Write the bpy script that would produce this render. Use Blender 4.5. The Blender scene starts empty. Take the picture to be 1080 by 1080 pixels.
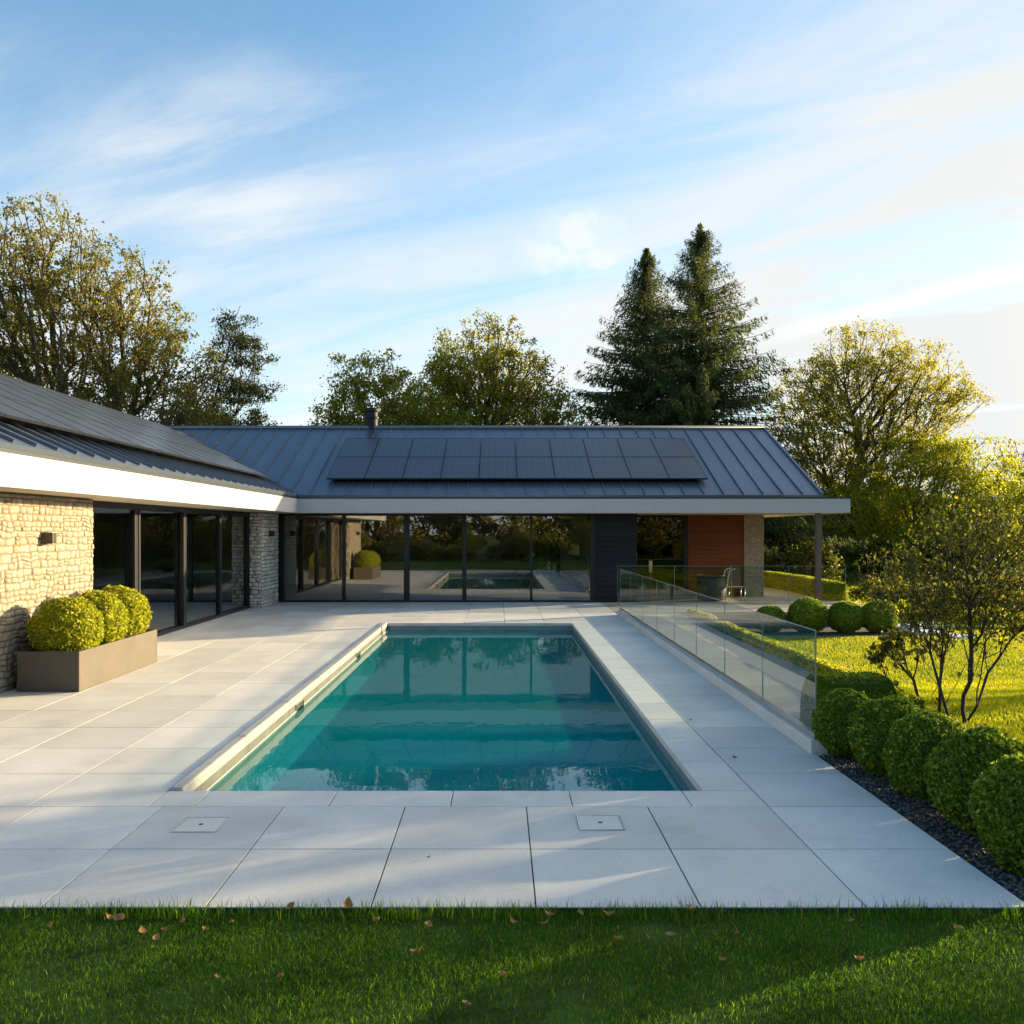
import bpy, bmesh, math, random
import numpy as np
from mathutils import Vector, noise as mnoise
random.seed(7); rng = np.random.default_rng(7)
R = math.radians
scene = bpy.context.scene
col = scene.collection

# ------------------------------------------------------------------ camera, sky, sun, exposure
EYE = 2.07; F = 943.0; VX, VY = 527.0, 560.0           # photo pixels (1080 frame)
cam = bpy.data.cameras.new('camera'); camo = bpy.data.objects.new('camera', cam); col.objects.link(camo)
camo.location = (0, 0, EYE); camo.rotation_euler = (R(90), 0, 0)
cam.sensor_width = 36; cam.lens = 36*F/1080
cam.shift_x = (540-VX)/1080; cam.shift_y = (VY-540)/1080
cam.clip_start = 0.05; cam.clip_end = 2000
scene.camera = camo

SUN_EL, SUN_AZ = R(9.5), R(63)                          # azimuth from +Y towards +X
sd = Vector((math.sin(SUN_AZ)*math.cos(SUN_EL), math.cos(SUN_AZ)*math.cos(SUN_EL), math.sin(SUN_EL)))
sl = bpy.data.lights.new('sun', 'SUN'); so = bpy.data.objects.new('sun', sl); col.objects.link(so)
sl.energy = 3.1; sl.angle = R(0.5); sl.color = (1.0, 0.76, 0.42)
so.rotation_euler = sd.to_track_quat('Z', 'Y').to_euler(); so.location = (30, 15, 20)

scene.view_settings.view_transform = 'Standard'; scene.view_settings.look = 'None'
scene.view_settings.exposure = 2.3; scene.view_settings.gamma = 1; scene.view_settings.use_curve_mapping = False
scene.render.engine = 'CYCLES'
scene.cycles.use_denoising = True
try: scene.cycles.denoiser = 'OPENIMAGEDENOISE'
except Exception: pass
scene.cycles.max_bounces = 10; scene.cycles.transparent_max_bounces = 24
scene.cycles.diffuse_bounces = 4; scene.cycles.glossy_bounces = 5; scene.cycles.transmission_bounces = 6
scene.cycles.sample_clamp_indirect = 6

def build_world():
    w = bpy.data.worlds.new('World'); scene.world = w; w.use_nodes = True
    nt = w.node_tree; N = nt.nodes; L = nt.links; N.clear()
    def n(t, **k):
        x = N.new(t)
        for a, b in k.items(): setattr(x, a, b)
        return x
    def math_(op, a, b=None, c=None, clamp=False):
        m = n('ShaderNodeMath', operation=op, use_clamp=clamp)
        for i, v in enumerate((a, b, c)):
            if v is None: continue
            if isinstance(v, (int, float)): m.inputs[i].default_value = v
            else: L.new(v, m.inputs[i])
        return m.outputs[0]
    out = n('ShaderNodeOutputWorld'); bg = n('ShaderNodeBackground'); bg.inputs['Strength'].default_value = 0.09
    sky = n('ShaderNodeTexSky', sky_type='NISHITA'); sky.sun_disc = False
    sky.sun_elevation = SUN_EL; sky.sun_rotation = SUN_AZ; sky.altitude = 100; sky.air_density = 1.0; sky.dust_density = 0.6; sky.ozone_density = 2.2
    tc = n('ShaderNodeTexCoord'); sep = n('ShaderNodeSeparateXYZ'); L.new(tc.outputs['Generated'], sep.inputs[0])
    x, y, z = sep.outputs
    zz = math_('MAXIMUM', z, 0.0); den = math_('ADD', zz, 0.16)
    u = math_('DIVIDE', x, den); v = math_('DIVIDE', y, den)
    comb = n('ShaderNodeCombineXYZ'); L.new(u, comb.inputs[0]); L.new(v, comb.inputs[1])
    def fbm(rot, scale, sc, detail=6, rough=0.55, dist=0.0):
        mp = n('ShaderNodeMapping', vector_type='TEXTURE'); mp.inputs['Rotation'].default_value = (0, 0, rot); mp.inputs['Scale'].default_value = scale
        L.new(comb.outputs[0], mp.inputs[0])
        t = n('ShaderNodeTexNoise'); t.inputs['Scale'].default_value = sc; t.inputs['Detail'].default_value = detail
        t.inputs['Roughness'].default_value = rough; t.inputs['Distortion'].default_value = dist
        L.new(mp.outputs[0], t.inputs['Vector']); return t.outputs[0]
    def remap(v, a, b, c=0., d=1.):
        m = n('ShaderNodeMapRange', interpolation_type='SMOOTHSTEP'); L.new(v, m.inputs[0])
        for i, q in enumerate((a, b, c, d)): m.inputs[i+1].default_value = q
        return m.outputs[0]
    streak = remap(fbm(R(-26), (2.2, 0.55, 1), 1.5, 9, 0.62, 0.7), 0.44, 0.72)
    broad = remap(fbm(R(20), (1, 1.2, 1), 0.95, 4, 0.5, 0.3), 0.38, 0.60)
    cirrus = math_('MULTIPLY', streak, broad)
    # more veil towards the horizon and towards the sun
    low = remap(z, 0.10, 0.52, 1., 0.)
    sunward = n('ShaderNodeVectorMath', operation='DOT_PRODUCT'); L.new(tc.outputs['Generated'], sunward.inputs[0]); sunward.inputs[1].default_value = sd
    sw = remap(sunward.outputs['Value'], 0.35, 0.95)
    veil = math_('ADD', math_('MULTIPLY', low, 0.85), math_('MULTIPLY', sw, 0.85))
    veil = math_('MULTIPLY', veil, remap(fbm(R(-32), (2.0, 0.6, 1), 1.4, 8, 0.62, 0.8), 0.32, 0.66, 0.42, 1.15))
    dens = math_('ADD', math_('MULTIPLY', math_('MULTIPLY', cirrus, 0.62), remap(z, 0.50, 0.36, 0.15, 1.0)), veil, clamp=True)
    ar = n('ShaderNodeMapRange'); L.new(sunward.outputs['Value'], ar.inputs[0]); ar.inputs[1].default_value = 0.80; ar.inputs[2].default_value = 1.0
    aur = math_('POWER', ar.outputs[0], 4.0)  # warm aureole round the sun, added out of view to fill the shade
    # a single fair-weather cumulus
    nz = n('ShaderNodeTexNoise'); nz.inputs['Scale'].default_value = 26; nz.inputs['Detail'].default_value = 8; nz.inputs['Roughness'].default_value = 0.58
    L.new(tc.outputs['Generated'], nz.inputs['Vector'])
    lobes = None
    for px, py, rx, rz in ((607, 250, .042, .030), (580, 268, .036, .022), (630, 272, .030, .016), (598, 272, .05, .018)):
        cd = Vector(((px-VX)/F, 1, (VY-py)/F)).normalized()
        sub = n('ShaderNodeVectorMath', operation='SUBTRACT'); L.new(tc.outputs['Generated'], sub.inputs[0]); sub.inputs[1].default_value = cd
        scl = n('ShaderNodeVectorMath', operation='MULTIPLY'); L.new(sub.outputs[0], scl.inputs[0]); scl.inputs[1].default_value = (1/rx, 1/rx, 1/rz)
        ln = n('ShaderNodeVectorMath', operation='LENGTH'); L.new(scl.outputs[0], ln.inputs[0])
        lobes = ln.outputs['Value'] if lobes is None else math_('MINIMUM', lobes, ln.outputs['Value'])
    dd = math_('ADD', lobes, math_('MULTIPLY', math_('SUBTRACT', nz.outputs[0], 0.5), 1.9))
    cum = remap(dd, 0.35, 1.35, 0.85, 0.)
    # a vapour trail: a thin great-circle band
    p1 = Vector(((805-VX)/F, 1, (VY-357)/F)).normalized(); p2 = Vector(((1080-VX)/F, 1, (VY-284)/F)).normalized()
    nr = p1.cross(p2).normalized()
    dt = n('ShaderNodeVectorMath', operation='DOT_PRODUCT'); L.new(tc.outputs['Generated'], dt.inputs[0]); dt.inputs[1].default_value = nr
    wob = math_('MULTIPLY', math_('SUBTRACT', nz.outputs[0], 0.5), 0.012)
    band = remap(math_('ABSOLUTE', math_('ADD', dt.outputs['Value'], wob)), 0.003, 0.013, 0.95, 0.)
    band = math_('MULTIPLY', band, remap(x, 0.24, 0.36))
    dens = math_('MAXIMUM', dens, math_('MAXIMUM', cum, band))
    mix = n('ShaderNodeMix', data_type='RGBA'); L.new(dens, mix.inputs['Factor'])
    clear = n('ShaderNodeVectorMath', operation='MULTIPLY'); L.new(sky.outputs[0], clear.inputs[0]); clear.inputs[1].default_value = (0.68, 0.80, 0.81)
    L.new(clear.outputs[0], mix.inputs['A'])
    cc = n('ShaderNodeMix', data_type='RGBA'); L.new(math_('MAXIMUM', sw, math_('MAXIMUM', cum, math_('MULTIPLY', band, 0.9))), cc.inputs['Factor']); cc.inputs['A'].default_value = (2.12, 2.2, 2.26, 1); cc.inputs['B'].default_value = (2.0, 2.03, 2.0, 1)
    L.new(cc.outputs['Result'], mix.inputs['B'])
    fill_glow = n('ShaderNodeVectorMath', operation='SCALE'); fill_glow.inputs[0].default_value = (33.0, 28.0, 21.0); L.new(aur, fill_glow.inputs['Scale'])
    tot = n('ShaderNodeVectorMath', operation='ADD'); L.new(mix.outputs['Result'], tot.inputs[0]); L.new(fill_glow.outputs[0], tot.inputs[1])
    brt = n('ShaderNodeVectorMath', operation='SCALE'); brt.inputs[0].default_value = (0.34, 0.33, 0.30); L.new(math_('MAXIMUM', math_('MULTIPLY', cum, 0.7), band), brt.inputs['Scale'])
    tot2 = n('ShaderNodeVectorMath', operation='ADD'); L.new(tot.outputs[0], tot2.inputs[0]); L.new(brt.outputs[0], tot2.inputs[1])
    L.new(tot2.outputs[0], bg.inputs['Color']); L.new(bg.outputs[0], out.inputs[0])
build_world()

# ------------------------------------------------------------------ helpers
def at(px, py, z=0.0):
    Y = F*(EYE-z)/(py-VY); return ((px-VX)/F*Y, Y, z)
def onY(px, py, Y): return ((px-VX)/F*Y, Y, EYE-(py-VY)/F*Y)
def sstep(a, b, x):
    t = min(1, max(0, (x-a)/(b-a))); return t*t*(3-2*t)

def tag(o, label=None, cat=None, group=None, kind=None):
    if label: o['label'] = label
    if cat: o['category'] = cat
    if group: o['group'] = group
    if kind: o['kind'] = kind
    return o
def empty(name, loc=(0, 0, 0), rz=0):
    o = bpy.data.objects.new(name, None); o.location = loc; o.rotation_euler = (0, 0, rz); o.empty_display_size = 0.2
    col.objects.link(o); return o
def root_loc(o):
    v = Vector((0, 0, 0))
    while o is not None: v += o.location; o = o.parent
    return v
def copy_tree(o, parent=None):
    c = o.copy(); col.objects.link(c); c.parent = parent
    for ch in o.children: copy_tree(ch, c)
    return c

class MB:
    """collects geometry in world coordinates, links it as one mesh"""
    def __init__(s): s.v = []; s.f = []; s.sm = []; s.mi = []; s.cm = 0
    def face(s, idx, smooth=False): s.f.append(tuple(idx)); s.sm.append(smooth); s.mi.append(s.cm)
    def box(s, x0, x1, y0, y1, z0, z1):
        b = len(s.v)
        s.v += [(x0,y0,z0),(x1,y0,z0),(x1,y1,z0),(x0,y1,z0),(x0,y0,z1),(x1,y0,z1),(x1,y1,z1),(x0,y1,z1)]
        for q in ((3,2,1,0),(4,5,6,7),(0,1,5,4),(1,2,6,5),(2,3,7,6),(3,0,4,7)): s.face([b+i for i in q])
        return s
    def quad(s, a, b_, c, d):
        b = len(s.v); s.v += [tuple(a), tuple(b_), tuple(c), tuple(d)]; s.face((b, b+1, b+2, b+3)); return s
    def prism(s, poly, z0, z1):
        b = len(s.v); n = len(poly)
        s.v += [(x, y, z0) for x, y in poly] + [(x, y, z1) for x, y in poly]
        s.face([b+i for i in range(n)][::-1]); s.face([b+n+i for i in range(n)])
        for i in range(n): j = (i+1) % n; s.face((b+i, b+j, b+n+j, b+n+i))
        return s
    def slab(s, pts, thick):
        """polygon in space given a thickness along its normal (downwards)"""
        P = [Vector(p) for p in pts]; nrm = (P[1]-P[0]).cross(P[2]-P[0]).normalized()
        b = len(s.v); n = len(P)
        s.v += [tuple(p) for p in P] + [tuple(p-nrm*thick) for p in P]
        s.face([b+i for i in range(n)]); s.face([b+n+i for i in range(n)][::-1])
        for i in range(n): j = (i+1) % n; s.face((b+j, b+i, b+n+i, b+n+j))
        return s
    def tube(s, pts, rad, seg=8, cap=True):
        P = [Vector(p) for p in pts]; b = len(s.v)
        if isinstance(rad, (int, float)): rad = [rad]*len(P)
        ref = None
        for i, p in enumerate(P):
            t = (P[min(i+1, len(P)-1)]-P[max(i-1, 0)]).normalized()
            if ref is None: ref = Vector((0, 0, 1)) if abs(t.z) < .9 else Vector((1, 0, 0))
            a = (ref - t*ref.dot(t)).normalized(); c = t.cross(a); ref = a
            for k in range(seg):
                q = 2*math.pi*k/seg; s.v.append(tuple(p+(a*math.cos(q)+c*math.sin(q))*rad[i]))
        for i in range(len(P)-1):
            for k in range(seg):
                k2 = (k+1) % seg; s.face((b+i*seg+k, b+i*seg+k2, b+(i+1)*seg+k2, b+(i+1)*seg+k), True)
        if cap:
            s.face([b+k for k in range(seg)][::-1]); e = b+(len(P)-1)*seg; s.face([e+k for k in range(seg)])
        return s
    def lathe(s, prof, cx, cy, seg=24, smooth=True, cap=True):
        b = len(s.v); m = len(prof)
        for r, z in prof:
            for k in range(seg):
                q = 2*math.pi*k/seg; s.v.append((cx+r*math.cos(q), cy+r*math.sin(q), z))
        for i in range(m-1):
            for k in range(seg):
                k2 = (k+1) % seg; s.face((b+i*seg+k, b+i*seg+k2, b+(i+1)*seg+k2, b+(i+1)*seg+k), smooth)
        if cap: s.face([b+k for k in range(seg)][::-1]); e = b+(m-1)*seg; s.face([e+k for k in range(seg)])
        return s
    def build(s, name, mat=None, parent=None, bevel=0.0, loc=None):
        me = bpy.data.meshes.new(name); off = root_loc(parent) if parent else Vector(loc or (0, 0, 0))
        me.from_pydata([(x-off.x, y-off.y, z-off.z) for x, y, z in s.v], [], s.f)
        me.polygons.foreach_set('use_smooth', s.sm); me.polygons.foreach_set('material_index', s.mi)
        for m in (mat if isinstance(mat, (list, tuple)) else [mat]):
            if m: me.materials.append(m)
        me.update()
        o = bpy.data.objects.new(name, me); col.objects.link(o)
        if parent: o.parent = parent
        else: o.location = off
        if bevel:
            bv = o.modifiers.new('bevel', 'BEVEL'); bv.width = bevel; bv.segments = 2; bv.limit_method = 'ANGLE'; bv.angle_limit = R(50)
        return o

def ring(mb, outer, inner, d):
    b = len(mb.v); mb.v += list(outer)+list(inner)+[tuple(p[k]+d[k] for k in range(3)) for p in list(outer)+list(inner)]
    for i in range(4):
        j = (i+1) % 4
        mb.face((b+i, b+j, b+4+j, b+4+i)); mb.face((b+8+i, b+12+i, b+12+j, b+8+j)); mb.face((b+i, b+8+i, b+8+j, b+j)); mb.face((b+4+i, b+4+j, b+12+j, b+12+i))
def np_mesh(name, V, Q, mats, mi=None, smooth=False):
    """mesh from numpy arrays: V (n,3), Q (m,k)"""
    me = bpy.data.meshes.new(name); V = np.asarray(V, np.float32); Q = np.asarray(Q, np.int32); m, k = Q.shape
    me.vertices.add(len(V)); me.vertices.foreach_set('co', V.ravel())
    me.loops.add(m*k); me.loops.foreach_set('vertex_index', Q.ravel())
    me.polygons.add(m); me.polygons.foreach_set('loop_start', np.arange(0, m*k, k, dtype=np.int32))
    try: me.polygons.foreach_set('loop_total', np.full(m, k, np.int32))
    except Exception: pass
    if mi is not None: me.polygons.foreach_set('material_index', np.asarray(mi, np.int32))
    me.polygons.foreach_set('use_smooth', np.full(m, smooth, bool))
    for q in mats: me.materials.append(q)
    me.update(calc_edges=True); me.validate(); return me
def link_mesh(name, me, parent=None, loc=None):
    o = bpy.data.objects.new(name, me); col.objects.link(o)
    if parent: o.parent = parent
    if loc is not None: o.location = loc
    return o

# ------------------------------------------------------------------ materials
def new_mat(name):
    m = bpy.data.materials.new(name); m.use_nodes = True; nt = m.node_tree
    return m, nt.nodes, nt.links, nt.nodes['Principled BSDF']
def mat(name, base, rough=0.6, metal=0.0, spec=0.5, var=0.0, vscale=6.0, bump=0.0, bscale=60.0, var2=None, island=0.0, stretch=(1, 1, 1), coat=0.0):
    m, N, L, p = new_mat(name)
    p.inputs['Roughness'].default_value = rough; p.inputs['Metallic'].default_value = metal; p.inputs['Specular IOR Level'].default_value = spec
    p.inputs['Coat Weight'].default_value = coat
    p.inputs['Base Color'].default_value = (*base, 1)
    tc = N.new('ShaderNodeTexCoord'); mp = N.new('ShaderNodeMapping'); mp.inputs['Scale'].default_value = stretch; L.new(tc.outputs['Object'], mp.inputs[0])
    colsock = None
    if var > 0:
        t = N.new('ShaderNodeTexNoise'); t.inputs['Scale'].default_value = vscale; t.inputs['Detail'].default_value = 6; t.inputs['Roughness'].default_value = 0.6
        L.new(mp.outputs[0], t.inputs['Vector'])
        r = N.new('ShaderNodeValToRGB'); b2 = var2 or tuple(c*(1-var) for c in base); b1 = tuple(min(1, c*(1+var)) for c in base)
        r.color_ramp.elements[0].position = 0.3; r.color_ramp.elements[1].position = 0.7
        r.color_ramp.elements[0].color = (*b2, 1); r.color_ramp.elements[1].color = (*b1, 1)
        L.new(t.outputs[0], r.inputs[0]); colsock = r.outputs[0]
    if island > 0:
        g = N.new('ShaderNodeNewGeometry'); mr = N.new('ShaderNodeMapRange'); L.new(g.outputs['Random Per Island'], mr.inputs[0])
        mr.inputs[3].default_value = 1-island; mr.inputs[4].default_value = 1+island
        mx = N.new('ShaderNodeVectorMath'); mx.operation = 'SCALE'
        if colsock: L.new(colsock, mx.inputs[0])
        else: mx.inputs[0].default_value = base
        L.new(mr.outputs[0], mx.inputs['Scale']); colsock = mx.outputs[0]
    if colsock: L.new(colsock, p.inputs['Base Color'])
    if bump > 0:
        t = N.new('ShaderNodeTexNoise'); t.inputs['Scale'].default_value = bscale; t.inputs['Detail'].default_value = 5
        L.new(mp.outputs[0], t.inputs['Vector'])
        b = N.new('ShaderNodeBump'); b.inputs['Strength'].default_value = bump; b.inputs['Distance'].default_value = 0.01
        L.new(t.outputs[0], b.inputs['Height']); L.new(b.outputs[0], p.inputs['Normal'])
    return m
def leaf_mat(name, a, b, trans=0.45, rough=0.5, tcol=1.6, c=None, patch=0):
    """leaves: random colour per leaf between a and b, light comes through them"""
    m, N, L, p = new_mat(name)
    g = N.new('ShaderNodeNewGeometry'); r = N.new('ShaderNodeValToRGB')
    r.color_ramp.elements[0].color = (*a, 1); r.color_ramp.elements[1].color = (*b, 1)
    if c: e = r.color_ramp.elements.new(0.86); e.color = (*b, 1); r.color_ramp.elements[-1].color = (*c, 1)
    L.new(g.outputs['Random Per Island'], r.inputs[0])
    if patch:                                            # turf grows in lighter and darker patches
        tc = N.new('ShaderNodeTexCoord'); pn = N.new('ShaderNodeTexNoise'); pn.inputs['Scale'].default_value = patch; pn.inputs['Detail'].default_value = 4; L.new(tc.outputs['Object'], pn.inputs['Vector'])
        pr_ = N.new('ShaderNodeValToRGB'); pr_.color_ramp.elements[0].position = .34; pr_.color_ramp.elements[1].position = .68; pr_.color_ramp.elements[0].color = (.62, .72, .7, 1); pr_.color_ramp.elements[1].color = (1.25, 1.1, .9, 1); L.new(pn.outputs[0], pr_.inputs[0])
        vm = N.new('ShaderNodeVectorMath'); vm.operation = 'MULTIPLY'; L.new(r.outputs[0], vm.inputs[0]); L.new(pr_.outputs[0], vm.inputs[1]); r = vm
    L.new(r.outputs[0], p.inputs['Base Color'])
    p.inputs['Roughness'].default_value = rough; p.inputs['Specular IOR Level'].default_value = 0.2
    t = N.new('ShaderNodeBsdfTranslucent'); sc = N.new('ShaderNodeVectorMath'); sc.operation = 'MULTIPLY'
    sc.inputs[1].default_value = (tcol*1.05, tcol, tcol*0.45); L.new(r.outputs[0], sc.inputs[0]); L.new(sc.outputs[0], t.inputs['Color'])
    mx = N.new('ShaderNodeMixShader'); mx.inputs[0].default_value = trans
    L.new(p.outputs[0], mx.inputs[1]); L.new(t.outputs[0], mx.inputs[2]); L.new(mx.outputs[0], N['Material Output'].inputs[0])
    return m
def brick_mat(name, c1, c2, mortar, scale, bw, bh, msize, bump=0.5, rough=0.85):
    m, N, L, p = new_mat(name); p.inputs['Roughness'].default_value = rough
    tc = N.new('ShaderNodeTexCoord'); s = N.new('ShaderNodeSeparateXYZ'); L.new(tc.outputs['Object'], s.inputs[0])
    ad = N.new('ShaderNodeMath'); L.new(s.outputs[0], ad.inputs[0]); L.new(s.outputs[1], ad.inputs[1])
    cb = N.new('ShaderNodeCombineXYZ'); L.new(ad.outputs[0], cb.inputs[0]); L.new(s.outputs[2], cb.inputs[1])
    b = N.new('ShaderNodeTexBrick'); b.inputs['Scale'].default_value = scale; b.inputs['Brick Width'].default_value = bw; b.inputs['Row Height'].default_value = bh
    b.inputs['Mortar Size'].default_value = msize; b.inputs['Color1'].default_value = (*c1, 1); b.inputs['Color2'].default_value = (*c2, 1); b.inputs['Mortar'].default_value = (*mortar, 1)
    L.new(cb.outputs[0], b.inputs['Vector'])
    t = N.new('ShaderNodeTexNoise'); t.inputs['Scale'].default_value = 14; t.inputs['Detail'].default_value = 6; L.new(tc.outputs['Object'], t.inputs['Vector'])
    mr = N.new('ShaderNodeMapRange'); L.new(t.outputs[0], mr.inputs[0]); mr.inputs[1].default_value = .3; mr.inputs[2].default_value = .7; mr.inputs[3].default_value = .65; mr.inputs[4].default_value = 1.3
    sc = N.new('ShaderNodeVectorMath'); sc.operation = 'SCALE'; L.new(b.outputs['Color'], sc.inputs[0]); L.new(mr.outputs[0], sc.inputs['Scale'])
    L.new(sc.outputs[0], p.inputs['Base Color'])
    bp = N.new('ShaderNodeBump'); bp.inputs['Strength'].default_value = bump; bp.inputs['Distance'].default_value = 0.012; bp.invert = True
    L.new(b.outputs['Fac'], bp.inputs['Height']); L.new(bp.outputs[0], p.inputs['Normal'])
    return m
def glass_mat(name, tint, refl, ior, rough=0.0, gcol=(1, 1, 1)):
    m, N, L, p = new_mat(name); N.remove(p)
    t = N.new('ShaderNodeBsdfTransparent'); t.inputs[0].default_value = (*tint, 1)
    g = N.new('ShaderNodeBsdfGlossy'); g.inputs['Roughness'].default_value = rough; g.inputs['Color'].default_value = (*gcol, 1)
    f = N.new('ShaderNodeFresnel'); f.inputs[0].default_value = ior
    mr = N.new('ShaderNodeMapRange'); mr.inputs[3].default_value = refl; mr.inputs[4].default_value = 1.0; L.new(f.outputs[0], mr.inputs[0])
    geo = N.new('ShaderNodeNewGeometry'); inv = N.new('ShaderNodeMath'); inv.operation = 'SUBTRACT'; inv.inputs[0].default_value = 1; L.new(geo.outputs['Backfacing'], inv.inputs[1])
    ml = N.new('ShaderNodeMath'); ml.operation = 'MULTIPLY'; L.new(mr.outputs[0], ml.inputs[0]); L.new(inv.outputs[0], ml.inputs[1])
    mx = N.new('ShaderNodeMixShader'); L.new(ml.outputs[0], mx.inputs[0]); L.new(t.outputs[0], mx.inputs[1]); L.new(g.outputs[0], mx.inputs[2])
    L.new(mx.outputs[0], N['Material Output'].inputs[0]); return m

def water_mat():
    m, N, L, p = new_mat('pool_water'); N.remove(p)
    tc = N.new('ShaderNodeTexCoord')
    t = N.new('ShaderNodeTexNoise'); t.inputs['Scale'].default_value = 1.6; t.inputs['Detail'].default_value = 3.5; t.inputs['Distortion'].default_value = 0.3
    mp = N.new('ShaderNodeMapping'); mp.inputs['Scale'].default_value = (1.0, 0.7, 1); L.new(tc.outputs['Object'], mp.inputs[0]); L.new(mp.outputs[0], t.inputs['Vector'])
    b = N.new('ShaderNodeBump'); b.inputs['Strength'].default_value = 0.05; b.inputs['Distance'].default_value = 0.05; L.new(t.outputs[0], b.inputs['Height'])
    tr = N.new('ShaderNodeBsdfTransparent'); tr.inputs[0].default_value = (0.42, 0.94, 0.95, 1)
    g = N.new('ShaderNodeBsdfGlossy'); g.inputs['Roughness'].default_value = 0.015; L.new(b.outputs[0], g.inputs['Normal'])
    f = N.new('ShaderNodeFresnel'); f.inputs[0].default_value = 1.333; L.new(b.outputs[0], f.inputs['Normal'])
    mx = N.new('ShaderNodeMixShader'); geo = N.new('ShaderNodeNewGeometry'); inv = N.new('ShaderNodeMath'); inv.operation = 'SUBTRACT'; inv.inputs[0].default_value = 1; L.new(geo.outputs['Backfacing'], inv.inputs[1])
    ml = N.new('ShaderNodeMath'); ml.operation = 'MULTIPLY'; L.new(f.outputs[0], ml.inputs[0]); L.new(inv.outputs[0], ml.inputs[1])
    df = N.new('ShaderNodeBsdfDiffuse'); df.inputs[0].default_value = (0.0003, 0.24, 0.265, 1)
    body = N.new('ShaderNodeMixShader'); body.inputs[0].default_value = 0.56; L.new(tr.outputs[0], body.inputs[1]); L.new(df.outputs[0], body.inputs[2])
    L.new(ml.outputs[0], mx.inputs[0]); L.new(body.outputs[0], mx.inputs[1]); L.new(g.outputs[0], mx.inputs[2])
    L.new(mx.outputs[0], N['Material Output'].inputs[0]); return m

def panel_mat():
    m, N, L, p = new_mat('solar_cells')
    tc = N.new('ShaderNodeTexCoord'); s = N.new('ShaderNodeSeparateXYZ'); L.new(tc.outputs['Object'], s.inputs[0])
    def line(sock, period, w):
        d = N.new('ShaderNodeMath'); d.operation = 'DIVIDE'; L.new(sock, d.inputs[0]); d.inputs[1].default_value = period
        f = N.new('ShaderNodeMath'); f.operation = 'FRACT'; L.new(d.outputs[0], f.inputs[0])
        c = N.new('ShaderNodeMath'); c.operation = 'LESS_THAN'; L.new(f.outputs[0], c.inputs[0]); c.inputs[1].default_value = w
        return c.outputs[0]
    a = line(s.outputs[0], 0.18, 0.08); b = line(s.outputs[1], 0.092, 0.10)
    mxm = N.new('ShaderNodeMath'); mxm.operation = 'MAXIMUM'; L.new(a, mxm.inputs[0]); L.new(b, mxm.inputs[1])
    mc = N.new('ShaderNodeMix'); mc.data_type = 'RGBA'; L.new(mxm.outputs[0], mc.inputs['Factor'])
    mc.inputs['A'].default_value = (0.022, 0.027, 0.037, 1); mc.inputs['B'].default_value = (0.07, 0.078, 0.09, 1)
    L.new(mc.outputs['Result'], p.inputs['Base Color']); p.inputs['Roughness'].default_value = 0.28; p.inputs['Specular IOR Level'].default_value = 0.45
    return m

def terrace_mat(name, base, island=0.11):
    """porcelain-like stone slabs: faint per-slab tone, soft clouding, linear grain, a few water stains"""
    m, N, L, p = new_mat(name); p.inputs['Specular IOR Level'].default_value = 0.35
    tc = N.new('ShaderNodeTexCoord')
    def nz(scale, st, detail=5, rough=.6):
        mp = N.new('ShaderNodeMapping'); mp.inputs['Scale'].default_value = st; L.new(tc.outputs['Object'], mp.inputs[0])
        t = N.new('ShaderNodeTexNoise'); t.inputs['Scale'].default_value = scale; t.inputs['Detail'].default_value = detail; t.inputs['Roughness'].default_value = rough
        L.new(mp.outputs[0], t.inputs['Vector']); return t.outputs[0]
    def mr(v, a, b, c, d):
        q = N.new('ShaderNodeMapRange'); L.new(v, q.inputs[0])
        for i, w in enumerate((a, b, c, d)): q.inputs[i+1].default_value = w
        return q.outputs[0]
    def mul(a, b):
        q = N.new('ShaderNodeMath'); q.operation = 'MULTIPLY'; L.new(a, q.inputs[0]); L.new(b, q.inputs[1]); return q.outputs[0]
    g = N.new('ShaderNodeNewGeometry')
    f = mul(mr(nz(1.3, (1, 1, 1)), .3, .7, .90, 1.07), mr(nz(9, (1, 7, 1), 6, .7), .25, .75, .92, 1.07))
    f = mul(f, mr(nz(85, (1, 1, 1), 3, .8), .3, .7, .84, 1.16))
    f = mul(f, mr(g.outputs['Random Per Island'], 0, 1, 1-island, 1+island))
    f = mul(f, mr(nz(0.9, (1, 1, 1), 8, .72), .52, .74, 1.0, .80))
    sc = N.new('ShaderNodeVectorMath'); sc.operation = 'SCALE'; sc.inputs[0].default_value = base; L.new(f, sc.inputs['Scale']); L.new(sc.outputs[0], p.inputs['Base Color'])
    L.new(mr(nz(3, (1, 1, 1)), .3, .7, .5, .72), p.inputs['Roughness'])
    b = N.new('ShaderNodeBump'); b.inputs['Strength'].default_value = .12; b.inputs['Distance'].default_value = .004; L.new(nz(220, (1, 1, 1), 3), b.inputs['Height']); L.new(b.outputs[0], p.inputs['Normal'])
    return m

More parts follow.
